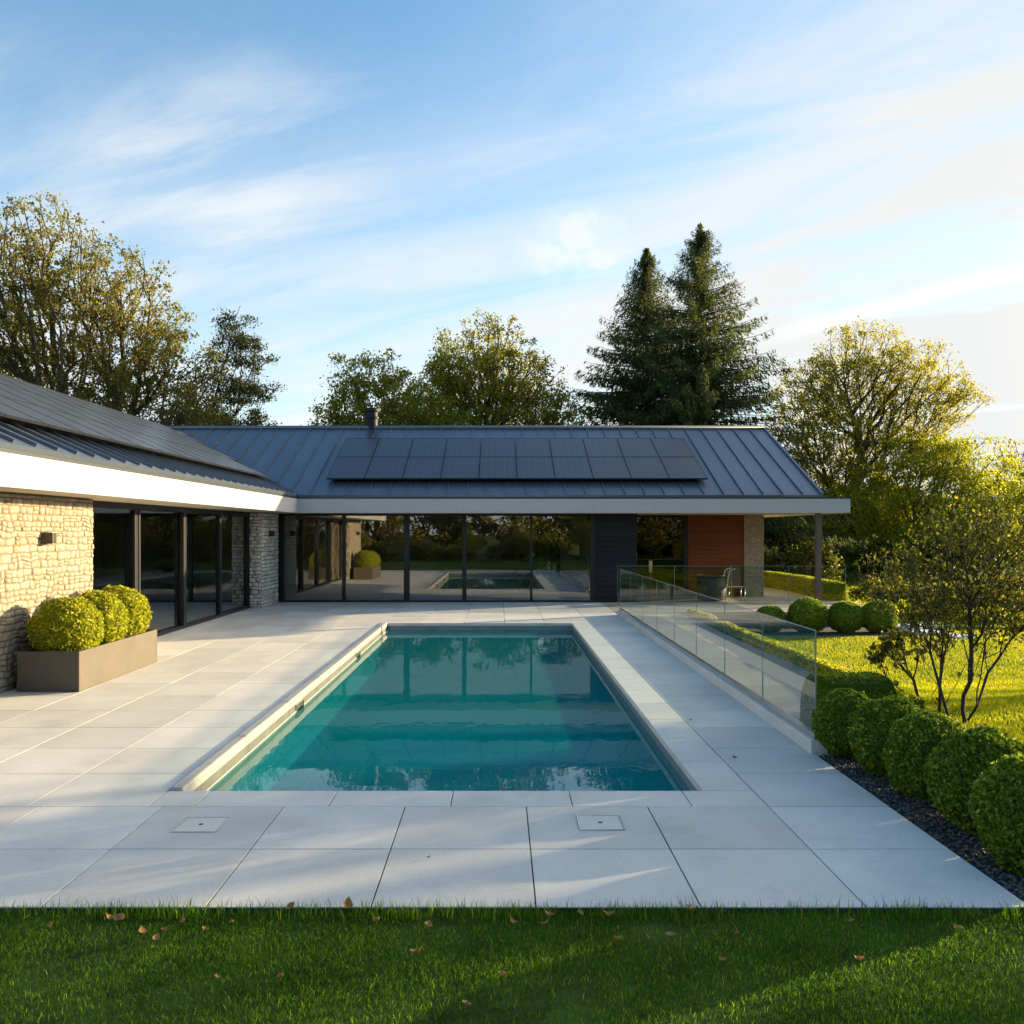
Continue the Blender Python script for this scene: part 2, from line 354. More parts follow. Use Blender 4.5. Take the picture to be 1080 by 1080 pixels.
M = {}
M['slab'] = terrace_mat('terrace_stone', (0.62, 0.60, 0.555))
M['coping'] = terrace_mat('coping_stone', (0.65, 0.62, 0.565), 0.03)
M['patio'] = terrace_mat('patio_stone', (0.44, 0.39, 0.32), 0.04)
M['path'] = terrace_mat('path_stone', (0.25, 0.24, 0.215), 0.05)
M['joint'] = mat('dark_joint', (0.05, 0.048, 0.043), 0.95, var=0.6, vscale=2.5)
M['lawn'] = mat('lawn_soil', (0.05, 0.085, 0.014), 0.95, spec=0.1, var=0.45, vscale=3.0, bump=0.8, bscale=40)
M['gravel_bed'] = mat('dark_bed', (0.03, 0.028, 0.026), 0.95, var=0.5, vscale=30, bump=0.9, bscale=70)
M['pebble'] = mat('dark_pebbles', (0.075, 0.07, 0.065), 0.75, island=0.75)
M['pool'] = mat('pool_lining', (0.012, 0.62, 0.58), 0.5, var=0.10, vscale=1.2)
M['pool'] = brick_mat('pool_lining', (0.004, 0.27, 0.34), (0.004, 0.25, 0.31), (0.003, 0.16, 0.20), 1.0, 1.2, 0.6, 0.012, 0.05, 0.5)
M['orange_timber'] = mat('orange_timber_boards', (0.17, 0.05, 0.014), 0.6, spec=0.25, var=0.28, vscale=3, stretch=(0.5, 1, 9), island=0.14)
M['band'] = mat('waterline_tile', (0.20, 0.25, 0.26), 0.35, var=0.15, vscale=4)
M['band_shaded'] = mat('shaded_channel_stone', (0.12, 0.115, 0.10), 0.6, var=0.2, vscale=4)  # recess shade under the pool edge put into this dark tone
M['cream_stone'] = mat('pale_pool_edge', (0.40, 0.38, 0.335), 0.55, var=0.1, vscale=5, bump=0.15, bscale=120)
M['water'] = water_mat()
M['fascia'] = mat('white_fascia_paint', (0.43, 0.43, 0.425), 0.45, var=0.04, vscale=1.2)
M['soffit'] = mat('soffit_board', (0.52, 0.45, 0.36), 0.7, var=0.06, vscale=2)
M['gutter'] = mat('dark_gutter', (0.05, 0.06, 0.075), 0.4, metal=0.5)
M['roof'] = mat('standing_seam_zinc', (0.135, 0.165, 0.205), 0.38, metal=0.6, var=0.12, vscale=0.9, stretch=(1.6, 0.5, 0.5))
M['zinc_trim'] = mat('light_zinc_trim', (0.30, 0.31, 0.33), 0.38, metal=0.6)
M['panel'] = panel_mat()
M['panel_frame'] = mat('panel_frame', (0.02, 0.022, 0.028), 0.4, metal=0.4)
M['rubble'] = mat('cream_rubble_stone', (0.30, 0.262, 0.20), 0.9, var=0.25, vscale=9, bump=0.7, bscale=55, island=0.13)
M['mortar'] = mat('stone_mortar', (0.16, 0.12, 0.07), 0.95, bump=0.5, bscale=90)
M['pale_rubble'] = mat('pale_course_stone', (0.55, 0.53, 0.47), 0.9, var=0.3, vscale=11, bump=0.7, bscale=60, island=0.2)
M['frame'] = mat('anthracite_frame', (0.010, 0.012, 0.016), 0.4, spec=0.35)
M['glass'] = glass_mat('window_glass', (0.70, 0.75, 0.74), 0.17, 1.5)
M['dark_glass'] = glass_mat('dark_window_glass', (0.30, 0.33, 0.33), 0.05, 1.45)
M['fence_glass'] = glass_mat('balustrade_glass', (0.83, 0.88, 0.87), 0.04, 1.42)
M['glass_edge'] = mat('polished_glass_edge', (0.26, 0.33, 0.32), 0.15, spec=0.8)
M['dark_clad'] = mat('dark_timber_boards', (0.010, 0.013, 0.020), 0.6, spec=0.25, var=0.3, vscale=3, stretch=(0.6, 1, 8), island=0.2)
M['brick'] = brick_mat('red_brick', (0.25, 0.075, 0.03), (0.18, 0.05, 0.02), (0.13, 0.055, 0.03), 1.0, 0.30, 0.075, 0.006)
M['tan_brick'] = brick_mat('tan_brick', (0.42, 0.36, 0.26), (0.34, 0.28, 0.20), (0.22, 0.18, 0.13), 1.0, 0.24, 0.07, 0.007)
M['plaster'] = mat('inside_plaster', (0.58, 0.56, 0.52), 0.9, var=0.05)
M['inside_floor'] = mat('inside_floor', (0.32, 0.29, 0.25), 0.35, var=0.1)
M['sofa'] = mat('grey_upholstery', (0.20, 0.20, 0.20), 0.9, bump=0.3, bscale=200)
M['counter'] = mat('pale_counter', (0.5, 0.5, 0.48), 0.4)
M['timber_post'] = mat('weathered_post', (0.11, 0.085, 0.065), 0.8, var=0.3, vscale=4, stretch=(6, 6, .5), bump=0.3, bscale=40)
M['planter'] = mat('corten_brown_planter', (0.082, 0.068, 0.05), 0.7, var=0.16, vscale=2.2, bump=0.15, bscale=90)
M['soil'] = mat('planting_soil', (0.03, 0.022, 0.016), 0.95, bump=0.8, bscale=50)
M['steel'] = mat('brushed_steel', (0.62, 0.60, 0.56), 0.22, metal=1.0)
M['dark_metal'] = mat('dark_lamp_metal', (0.06, 0.055, 0.05), 0.4, metal=0.6)
M['lens'] = mat('frosted_lens', (0.6, 0.55, 0.45), 0.3)
M['brass'] = mat('tan_lamp_body', (0.42, 0.29, 0.15), 0.45, metal=0.4)
M['tub'] = mat('charcoal_tub', (0.03, 0.034, 0.042), 0.6, bump=0.3, bscale=120)
M['sling'] = mat('brown_sling', (0.15, 0.09, 0.055), 0.8, bump=0.3, bscale=220)
M['white_stone'] = mat('white_stone', (0.62, 0.61, 0.58), 0.8, var=0.15, vscale=6, bump=0.5, bscale=25)
M['bark'] = mat('grey_brown_bark', (0.085, 0.062, 0.042), 0.95, var=0.35, vscale=7, bump=0.7, bscale=18, stretch=(4, 4, 1))
M['dark_bark'] = mat('dark_bark', (0.045, 0.034, 0.025), 0.95, var=0.35, vscale=7, bump=0.6, bscale=25, stretch=(4, 4, 1))
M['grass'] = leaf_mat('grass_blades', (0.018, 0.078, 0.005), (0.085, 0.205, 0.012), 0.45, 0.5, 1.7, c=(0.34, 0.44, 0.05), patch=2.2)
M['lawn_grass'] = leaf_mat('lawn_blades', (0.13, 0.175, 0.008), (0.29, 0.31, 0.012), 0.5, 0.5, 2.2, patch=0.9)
M['box'] = leaf_mat('boxwood_leaves', (0.035, 0.075, 0.008), (0.20, 0.29, 0.025), 0.38, 0.45, 1.8, c=(0.45, 0.5, 0.07))
M['box_sunlit'] = leaf_mat('sunlit_boxwood_leaves', (0.10, 0.13, 0.010), (0.40, 0.42, 0.03), 0.42, 0.45, 1.7, c=(0.55, 0.52, 0.06))  # boxwood leaves with sunlight put into the colour, brighter than the plain ones
M['maple'] = leaf_mat('bronze_leaves', (0.11, 0.115, 0.028), (0.225, 0.215, 0.05), 0.5, 0.5, 1.5, c=(0.27, 0.17, 0.05))
M['olive'] = leaf_mat('olive_leaves', (0.12, 0.135, 0.018), (0.28, 0.27, 0.03), 0.5, 0.5, 1.7, c=(0.20, 0.17, 0.03))
M['lime'] = leaf_mat('yellow_green_leaves', (0.12, 0.155, 0.016), (0.27, 0.29, 0.028), 0.55, 0.5, 2.0, c=(0.28, 0.25, 0.03))
M['pale_leaf'] = leaf_mat('pale_olive_leaves', (0.16, 0.16, 0.025), (0.30, 0.285, 0.045), 0.55, 0.5, 1.7)
M['spruce'] = leaf_mat('spruce_needles', (0.020, 0.040, 0.017), (0.10, 0.12, 0.035), 0.32, 0.6, 2.0)
M['pine'] = leaf_mat('pine_needles', (0.025, 0.038, 0.018), (0.06, 0.068, 0.028), 0.3, 0.6, 1.5)
M['dark_leaf'] = leaf_mat('dark_shrub_leaves', (0.035, 0.045, 0.012), (0.10, 0.11, 0.02), 0.45, 0.5, 1.9, c=(0.28, 0.26, 0.04))
M['shade_leaf'] = leaf_mat('dusky_leaves', (0.05, 0.06, 0.012), (0.15, 0.14, 0.025), 0.3, 0.5, 1.4, c=(0.28, 0.20, 0.04))
M['fallen'] = leaf_mat('fallen_leaf', (0.22, 0.10, 0.03), (0.42, 0.25, 0.09), 0.15, 0.7, 1.2)

# ------------------------------------------------------------------ ground, lawn, terrace, pool
TX0, TX1, TY0, TY1 = -6.735, 2.93, 4.92, 26.0
PX0, PX1, PY0, PY1 = -2.535, 1.65, 7.10, 20.12
def ground_z(x, y):
    d = 0.32*sstep(4.85, 6.2, x)*sstep(10.0, 15.0, y) if x > 2.9 else 0.0
    und = 0.0 if (abs(x) < 7 and 0 < y < 12) else 0.03*mnoise.noise((x*.13, y*.13, 0))
    return -0.035 - d + und
def build_ground():
    xs = sorted(set([-400, -250, -150, -90, -60, -40, -28, -20, -14, -10, -8, -6.3, 2.4] + [round(-5+i*1.0, 3) for i in range(7)] + [round(2.4+.4*i, 3) for i in range(1, 32)] + [16, 18, 20, 23, 26, 30, 36, 45, 60, 90, 150, 250, 400]))
    ys = sorted(set([-400, -200, -100, -60, -40, -28, -20, -14, -9, -6, -4, -2, 0, 1, 2, 3, 4, 5.1, 25.6] + [round(5.1+.5*i, 3) for i in range(1, 41)] + [26.5, 28, 30, 32, 35, 38, 42, 46, 50, 60, 75, 100, 150, 250, 420]))
    V = [(x, y, ground_z(x, y)) for y in ys for x in xs]; nx = len(xs); Fc = []
    for j in range(len(ys)-1):
        for i in range(nx-1):
            cx, cy = (xs[i]+xs[i+1])/2, (ys[j]+ys[j+1])/2
            if -6.3 < cx < 2.4 and 5.1 < cy < 25.6: continue
            Fc.append((j*nx+i, j*nx+i+1, (j+1)*nx+i+1, (j+1)*nx+i))
    me = np_mesh('lawn', V, Fc, [M['lawn']], smooth=True); o = link_mesh('lawn', me); tag(o, kind='structure')
build_ground()

def build_terrace():
    mb = MB(); g = 0.0045
    def slab(x0, x1, y0, y1, z=0.0):
        if x1-x0 < .03 or y1-y0 < .03: return
        mb.box(x0+g, x1-g, y0+g, y1-g, -0.02, z + random.uniform(-.0008, .0008))
    rows = [TY0 + .9*i for i in range(24)]
    rows = [r for r in rows if r < TY1-.2] + [TY1]
    colsN = [TX0, -6.18, -5.27, -4.36, -3.45, -2.53, -1.62, -.71, .20, 1.11, 2.02, TX1]
    for j in range(len(rows)-1):
        y0, y1 = rows[j], rows[j+1]
        if y1 <= 6.73:
            for a, b in zip(colsN[:-1], colsN[1:]): slab(a, b, y0, y1)
            continue
        lc = [TX0, -6.28, -5.37, -4.46, -3.55, -2.64]
        for a, b in zip(lc[:-1], lc[1:]): slab(a, b, y0, y1)
        slab(2.02, TX1, y0, y1)
        if y0 < 6.73:                                     # row at the near pool end
            pass
        if y1 > 20.5:
            yy = max(y0, 20.52)
            for a, b in zip([-2.64, -1.71, -.8, .11, 1.02], [-1.71, -.8, .11, 1.02, 2.02]): slab(a, b, yy, y1)
    o = mb.build('terrace', M['slab'], bevel=0.0015); tag(o, kind='structure')
    # coping round the pool: own courses
    cp = MB()
    def cop(x0, x1, y0, y1, z=0.0): cp.box(x0+.003, x1-.003, y0+.003, y1-.003, -0.065, z)
    xs = [-2.64, -2.3, -1.29, -.37, .55, 1.45, 2.02]
    for a, b in zip(xs[:-1], xs[1:]): cop(a, b, 6.72, 7.13)
    ys = [7.13+.9*i for i in range(15)]; ys[-1] = 20.09; ys = [y for y in ys if y <= 20.09]
    for a, b in zip(ys[:-1], ys[1:]): cop(1.62, 2.02, a, b)
    for a, b in zip([-2.64, -1.71, -.8, .11, 1.02], [-1.71, -.8, .11, 1.02, 2.02]): cop(a, b, 20.09, 20.52)
    o = cp.build('pool_coping', M['coping'], bevel=0.006); tag(o, kind='structure')
    lp = MB()                                            # pale rounded edge along the sunny side
    for a, b in zip(ys[:-1:2], ys[2::2]): lp.box(-2.635, -2.525, a+.002, b-.002, -0.085, 0.022)
    o = lp.build('pool_edge', M['cream_stone'], bevel=0.018); tag(o, kind='structure')
    jb = MB(); jb.box(TX0, -2.56, TY0+.004, TY1, -0.16, -0.007); jb.box(1.70, TX1-.004, TY0+.004, TY1, -0.16, -0.007)
    jb.box(-2.56, 1.70, TY0+.004, 7.05, -0.16, -0.007); jb.box(-2.56, 1.70, 20.17, TY1, -0.16, -0.007)
    o = jb.build('terrace_bed', M['joint']); tag(o, kind='structure')
    # basin
    D = -1.30
    b = MB()
    b.quad((PX0, PY0, D), (PX1, PY0, D), (PX1, PY1, D), (PX0, PY1, D))
    b.quad((PX0, PY1, D), (PX1, PY1, D), (PX1, PY1, -.27), (PX0, PY1, -.27))
    b.quad((PX1, PY1, D), (PX1, PY0, D), (PX1, PY0, -.27), (PX1, PY1, -.27))
    b.quad((PX0, PY0, D), (PX0, PY1, D), (PX0, PY1, -.27), (PX0, PY0, -.27))
    b.quad((PX1, PY0, D), (PX0, PY0, D), (PX0, PY0, -.27), (PX1, PY0, -.27))
    o = b.build('pool_basin', M['pool']); tag(o, kind='structure')
    w = MB()
    w.box(PX0+.02, PX1-.0, PY1-.006, PY1+.02, -.27, -.06); w.box(PX1-.006, PX1+.02, PY0, PY1-.01, -.27, -.06); w.box(PX0+.02, PX1-.02, PY0-.02, PY0+.006, -.27, -.06)
    o = w.build('waterline_band', M['band']); tag(o, kind='structure')
    w = MB(); w.box(PX0-.03, PX0+.008, PY0, PY1, -.32, -.08)
    tag(w.build('waterline_band', M['band_shaded']), kind='structure')
    w = MB(); w.box(PX0+.008, PX0+.022, PY0+.01, PY1-.01, -.19, -.15)
    o = w.build('pool_ledge', M['cream_stone']); tag(o, kind='structure')
    wt = MB(); wt.quad((PX0+.009, PY0+.007, -.165), (PX1-.007, PY0+.007, -.165), (PX1-.007, PY1-.007, -.165), (PX0+.009, PY1-.007, -.165))
    o = wt.build('pool_water', M['water']); tag(o, kind='structure')
build_terrace()

# skimmer openings in the pale pool wall, flush covers in the slabs
for i, (y, lab) in enumerate(((11.25, 'dark square skimmer opening in the pale pool wall, nearer of two'), (15.9, 'dark square skimmer opening in the pale pool wall, farther of two'))):
    r = empty('pool_skimmer', (PX0, y, -.14)); tag(r, lab, 'skimmer', 'skimmers in the pool wall')
    m = MB(); m.box(PX0+.008, PX0+.022, y-.17, y+.17, -.195, -.085); m.build('mouth', M['joint'], r)
    f = MB(); ring(f, [(PX0+.03, a, b) for a, b in ((y-.2, -.2), (y+.2, -.2), (y+.2, -.082), (y-.2, -.082))], [(PX0+.03, a, b) for a, b in ((y-.175, -.188), (y+.175, -.188), (y+.175, -.094), (y-.175, -.094))], (-.02, 0, 0)); f.build('frame', M['steel'], r)
for (px, py, lab) in ((212, 870, 'square stone access cover in the paving, left one'), (633, 868, 'square stone access cover in the paving, right one with a sunlit rim')):
    x, y, _ = at(px, py); r = empty('access_cover', (x, y, 0)); tag(r, lab, 'drain cover', 'access covers in the terrace')
    m = MB(); m.box(x-.145, x+.145, y-.145, y+.145, 0.001, 0.004); m.build('lid', M['coping'], r)
    f = MB(); ring(f, [(x+a*.157, y+b*.157, .0065) for a, b in ((-1, -1), (1, -1), (1, 1), (-1, 1))], [(x+a*.148, y+b*.148, .0065) for a, b in ((-1, -1), (1, -1), (1, 1), (-1, 1))], (0, 0, -.005))
    f.build('frame', M['steel'], r)
    h = MB(); h.lathe([(.018, .0042), (.018, .0055)], x, y, 12); h.build('lifting_hole', M['joint'], r)

# garden beds, path, patio on the right
def build_garden_setting():
    bed = MB(); bed.prism([(2.935, 4.0), (4.2, 4.0), (4.35, 8.0), (4.5, 9.9), (3.12, 9.9), (3.12, 8.2), (2.935, 8.2)], -0.10, -0.022)
    tag(bed.build('planting_bed', M['gravel_bed']), kind='structure')
    p = MB(); ys = [9.9, 12, 14, 16, 18, 20, 22, 22.9]
    for a, b in zip(ys[:-1], ys[1:]):
        p.prism([(3.12, a+.004), (4.58+.03*math.sin(a), a+.004), (4.58+.03*math.sin(b), b-.004), (3.12, b-.004)], -0.1, -0.014)
    tag(p.build('garden_path', M['path'], bevel=0.004), kind='structure')
    poly = [(2.94, 26.0), (2.94, 22.9), (8.9, 22.9)]
    for k in range(1, 10): q = R(-90+k*10); poly.append((8.9+1.5*math.cos(q), 24.4+1.5*math.sin(q)))
    poly += [(10.4, 35), (4, 35), (4.0, 26.0)]
    a = MB(); a.prism(poly, -0.09, -0.004); tag(a.build('patio', M['patio'], bevel=0.01), kind='structure')
    inner = [(x-.03 if x > 8 else x, max(y, 22.93)) for x, y in poly]
    a = MB(); a.prism(inner, -0.6, -0.09); tag(a.build('patio_plinth', M['joint']), kind='structure')
    a = MB(); V = []; pts = [(4.9, 20.3), (10.6, 20.4), (10.8, 22.6), (9.5, 23.0), (4.9, 22.95)]
    a.prism(pts, -.5, -.345); tag(a.build('mulch_bed', M['gravel_bed']), kind='structure')
build_garden_setting()

def pebbles(n, region, size, name, seed, z):
    g = np.random.default_rng(seed); x0, x1, y0, y1 = region
    c = np.stack([g.uniform(x0, x1, n), g.uniform(y0, y1, n), np.full(n, z)+g.uniform(0, .012, n)], 1)
    base = np.array([(1,0,0),(0,1,0),(-1,0,0),(0,-1,0),(0,0,.7),(0,0,-.7)]); fc = np.array([(0,1,4),(1,2,4),(2,3,4),(3,0,4),(1,0,5),(2,1,5),(3,2,5),(0,3,5)])
    s = g.uniform(.5, 1.3, (n, 1, 1))*size*g.uniform(.7, 1.2, (n, 1, 3)); a = g.uniform(0, 6.28, n); ca, sa = np.cos(a), np.sin(a)
    v = base[None]*s*g.uniform(.75, 1.2, (n, 6, 1)); v = np.stack([v[..., 0]*ca[:, None]-v[..., 1]*sa[:, None], v[..., 0]*sa[:, None]+v[..., 1]*ca[:, None], v[..., 2]], -1)+c[:, None]
    Q = (fc[None]+np.arange(n)[:, None, None]*6).reshape(-1, 3)
    o = link_mesh(name, np_mesh(name, v.reshape(-1, 3), Q, [M['pebble']])); return o
tag(pebbles(9000, (2.95, 4.25, 4.1, 9.6), .016, 'gravel', 3, -.02), 'dark gravel between the paving edge and the clipped balls', 'gravel', kind='stuff')

# ------------------------------------------------------------------ grass
def grass(name, n, sampler, hmin, hmax, w, material, seed, label, lean=.5):
    g = np.random.default_rng(seed); p = sampler(g, n); n = len(p)
    h = g.uniform(hmin, hmax, n)*(0.75+.5*g.random(n)); a = g.uniform(0, 6.283, n); b = g.uniform(0, 6.283, n); ln = g.uniform(.05, lean, n)*h
    wx, wy = np.cos(a)*w*.5, np.sin(a)*w*.5; lx, ly = np.cos(b)*ln, np.sin(b)*ln
    z = p[:, 2]-.005
    v = np.zeros((n, 5, 3)); zo = np.zeros(n)
    v[:, 0] = np.stack([p[:, 0]-wx, p[:, 1]-wy, z], 1); v[:, 1] = np.stack([p[:, 0]+wx, p[:, 1]+wy, z], 1)
    v[:, 2] = np.stack([p[:, 0]+wx*.8+lx*.35, p[:, 1]+wy*.8+ly*.35, z+h*.6], 1); v[:, 3] = np.stack([p[:, 0]-wx*.8+lx*.35, p[:, 1]-wy*.8+ly*.35, z+h*.6], 1)
    v[:, 4] = np.stack([p[:, 0]+lx, p[:, 1]+ly, z+h*.98], 1)
    i = (np.arange(n)*5)[:, None]
    T = np.concatenate([i+np.array([[0, 1, 2]]), i+np.array([[0, 2, 3]]), i+np.array([[3, 2, 4]])])
    o = link_mesh(name, np_mesh(name, v.reshape(-1, 3), T, [material])); tag(o, label, 'grass', kind='stuff'); return o
def tufty(g, n, x0, x1, y0, y1, zf, keep=.35, sc=1.7):
    x = g.uniform(x0, x1, n); y = g.uniform(y0, y1, n)
    d = np.array([mnoise.noise((a*sc, b*sc, 5)) for a, b in zip(x, y)]); k = g.random(n) < np.clip(.75+d*.9, keep, 1)
    x, y = x[k], y[k]; return np.stack([x, y, zf(x, y)], 1)
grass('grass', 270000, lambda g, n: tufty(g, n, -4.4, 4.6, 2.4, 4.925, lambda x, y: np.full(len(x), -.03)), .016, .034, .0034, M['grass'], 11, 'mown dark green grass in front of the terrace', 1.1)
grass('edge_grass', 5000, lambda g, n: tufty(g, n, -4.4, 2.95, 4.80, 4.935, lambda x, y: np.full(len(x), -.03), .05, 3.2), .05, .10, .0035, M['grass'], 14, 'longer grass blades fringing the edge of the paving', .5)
def side_lawn(g, n):
    y = 8.0 + 14*g.random(n)**1.15; x = g.uniform(0, 1, n); x = 3.1 + x*(y*.62-1.0)
    k = ~(((x < 4.9) & (y > 9.5)) | ((x < 4.45) & (y < 10)) | ((y > 20.4) & (x < 10.7))); x, y = x[k], y[k]
    return np.stack([x, y, np.array([ground_z(a, b) for a, b in zip(x, y)])], 1)
grass('lawn_blades', 190000, side_lawn, .030, .055, .009, M['lawn_grass'], 12, 'bright lawn beside the pool terrace', .8)
def near_side(g, n):
    y = g.uniform(2.5, 9.6, n); x = g.uniform(4.3, 10.5, n); return np.stack([x, y, np.array([ground_z(a, b) for a, b in zip(x, y)])], 1)
grass('side_grass', 90000, near_side, .025, .045, .006, M['lawn_grass'], 15, 'lawn beside the gravel strip at the right edge', .8)
def far_lawn(g, n):
    y = 22 + 22*g.random(n)**1.3; x = 10.8 + g.random(n)*(y*.6-9); return np.stack([x, y, np.array([ground_z(a, b) for a, b in zip(x, y)])], 1)
grass('far_grass', 40000, far_lawn, .06, .12, .03, M['lawn_grass'], 13, 'rougher grass beyond the patio under the trees', .8)

# ------------------------------------------------------------------ foliage builders
def rand_unit(g, n):
    v = g.normal(size=(n, 3)); return v/np.linalg.norm(v, axis=1, keepdims=True)
def leaf_quads(P, g, ln, wd, outward=None, mixn=0.0, droop=0.0, axis=None):
    """rhombic leaves, lightly folded: returns verts (n*4,3), quads"""
    n = len(P); nr = rand_unit(g, n)
    if outward is not None: nr = nr*(1-mixn)+outward*mixn; nr /= np.linalg.norm(nr, axis=1, keepdims=True)
    t = rand_unit(g, n) if axis is None else axis + rand_unit(g, n)*.45
    t = t-nr*np.sum(t*nr, 1, keepdims=True); t /= np.linalg.norm(t, axis=1, keepdims=True)+1e-9
    t[:, 2] -= droop; b = np.cross(nr, t)
    s = g.uniform(.65, 1.35, (n, 1)); L = ln*s; W = wd*s
    v = np.stack([P-t*L*.5, P+b*W*.5-t*L*.05, P+t*L*.5, P-b*W*.5-t*L*.05], 1)
    v[:, 1] += nr*W*.18; v[:, 3] += nr*W*.18
    return v.reshape(-1, 3), np.arange(n*4).reshape(-1, 4)
def seg_tubes(A, B, ra, rb, seg=5):
    A, B = np.asarray(A), np.asarray(B); n = len(A); d = B-A; d /= np.linalg.norm(d, axis=1, keepdims=True)+1e-9
    ref = np.where(np.abs(d[:, 2:3]) < .9, np.array([[0, 0, 1.]]), np.array([[1., 0, 0]])); u = np.cross(d, ref); u /= np.linalg.norm(u, axis=1, keepdims=True)+1e-9; w = np.cross(d, u)
    q = np.arange(seg)*2*np.pi/seg; c, s = np.cos(q), np.sin(q); ring = u[:, None]*c[None, :, None]+w[:, None]*s[None, :, None]
    v = np.concatenate([A[:, None]+ring*np.asarray(ra)[:, None, None], B[:, None]+ring*np.asarray(rb)[:, None, None]], 1)
    k = np.arange(seg); k2 = (k+1) % seg; f = np.stack([k, k2, k2+seg, k+seg], 1)
    return v.reshape(-1, 3), (f[None]+(np.arange(n)*2*seg)[:, None, None]).reshape(-1, 4)
def grow(pts, trunk, g, step=.6, bias=.45, lift=.05):
    """connect crown points to a trunk polyline: returns nodes, parents, tip indices"""
    nodes = [np.array(p, float) for p in trunk]; par = [-1]+list(range(len(trunk)-1)); ln = [0.]
    for i in range(1, len(nodes)): ln.append(ln[-1]+np.linalg.norm(nodes[i]-nodes[i-1]))
    base = nodes[len(trunk)//2]; order = np.argsort(np.linalg.norm(pts-base, axis=1)); tips = []
    NA = np.array(nodes); LA = np.array(ln)
    for oi in order:
        p = pts[oi]; d = np.linalg.norm(NA-p, axis=1); cost = d*(1+.0)+bias*LA + np.where(NA[:, 2] > p[2]-.1, 1.2*(NA[:, 2]-p[2]+.1), 0)
        i = int(np.argmin(cost)); a = NA[i]; L = d[i]; k = max(1, int(L/step)); prev = i; new = []; nl = []
        for q in range(1, k+1):
            t = q/k; x = a+(p-a)*t; x = x + np.array([0, 0, -lift*L*math.sin(math.pi*t)*.6]) + (g.normal(size=3)*step*.05 if q < k else 0)
            nodes.append(x); par.append(prev); ln.append(ln[prev]+L/k); new.append(x); nl.append(ln[-1]); prev = len(nodes)-1
        NA = np.concatenate([NA, np.array(new)]); LA = np.concatenate([LA, np.array(nl)]); tips.append(prev)
    return NA, par, tips
def branch_mesh(NA, par, tips, r0, g, rmin=.008, seg=6):
    n = len(NA); cnt = np.zeros(n)
    for t in tips: cnt[t] += 1
    for i in range(n-1, 0, -1): cnt[par[i]] += cnt[i]
    order = cnt.max(); r = np.maximum(r0*(np.maximum(cnt, .3)/order)**.46, rmin)
    idx = np.arange(1, n); pr = np.array(par)[1:]
    rp = np.minimum(r[pr], r[idx]*1.35)
    return seg_tubes(NA[pr], NA[idx], rp, r[idx], seg)
def env_points(g, blobs, n):
    """points inside a union of ellipsoids (cx,cy,cz,rx,ry,rz), favouring their shells"""
    vol = np.array([b[3]*b[4]*b[5] for b in blobs])**.8; k = g.choice(len(blobs), n, p=vol/vol.sum()); B = np.array(blobs)[k]
    u = rand_unit(g, n)*(g.random((n, 1))**.45); return B[:, :3]+u*B[:, 3:6]
def tree(name, base, trunk, blobs, leafmat, label, seed, ntips=220, nleaf=16000, leaf=.15, r0=.22, cat='tree', group=None, bark='bark', clump=.55, wd=.62, step=.6, bias=.8, rmin=.012, extra=None, zsq=.7):
    """trunk: list of offsets from base (may be several trunks); blobs relative to base"""
    g = np.random.default_rng(seed); b = np.array(base, float)
    trunks = trunk if isinstance(trunk[0][0], (tuple, list)) else [trunk]
    pts = env_points(g, blobs, ntips); root = empty(name, base); tag(root, label, cat, group)
    # share the crown points between the trunks by nearness to their tops
    tops = np.array([t[-1] for t in trunks], float); own = np.argmin(np.linalg.norm(pts[:, None]-tops[None], axis=2), 1)
    V, Fq, tipsP, off = [], [], [], 0; anchors = []
    for ti, t in enumerate(trunks):
        pp = pts[own == ti]
        tr = []                                          # densify the trunk polyline with slight wander
        for a, c in zip(t[:-1], t[1:]):
            a, c = np.array(a, float), np.array(c, float); k = max(1, int(np.linalg.norm(c-a)/step))
            for q in range(k): tr.append(a+(c-a)*q/k + (g.normal(size=3)*np.array([1, 1, 0])*.04 if tr else 0))
        tr.append(np.array(t[-1], float))
        NA, par, tips = grow(pp, tr, g, step, bias) if len(pp) else (np.array(tr), [-1]+list(range(len(tr)-1)), [len(tr)-1])
        v, f = branch_mesh(NA, par, tips, r0*(1 if ti == 0 else .75), g, rmin); V.append(v); Fq.append(f+off); off += len(v); anchors.append(NA[len(tr):] if len(NA) > len(tr) else NA[-1:])
        tipsP.append(NA[tips])
    link_mesh('trunk', np_mesh('trunk', np.concatenate(V), np.concatenate(Fq), [M[bark]], smooth=True), root)
    T = np.concatenate(tipsP); A = np.concatenate(anchors)
    # leaves: mostly at the twig tips in clumps of unequal size, some along the branches
    wgt = g.gamma(4, 1, len(T)); kk = g.choice(len(T), int(nleaf*.8), p=wgt/wgt.sum()); P1 = T[kk]+rand_unit(g, len(kk))*(g.random((len(kk), 1))**.5)*clump*1.7*np.array([1, 1, zsq])*g.uniform(.5, 1.2, (len(T), 1))[kk]
    k2 = g.choice(len(A), nleaf-len(kk)); P2 = A[k2]+rand_unit(g, len(k2))*(g.random((len(k2), 1))**.5)*clump*.8
    P = np.concatenate([P1, P2]); v, q = leaf_quads(P, g, leaf, leaf*wd, droop=.25)
    link_mesh('crown', np_mesh('crown', v, q, [M[leafmat]]), root); return root

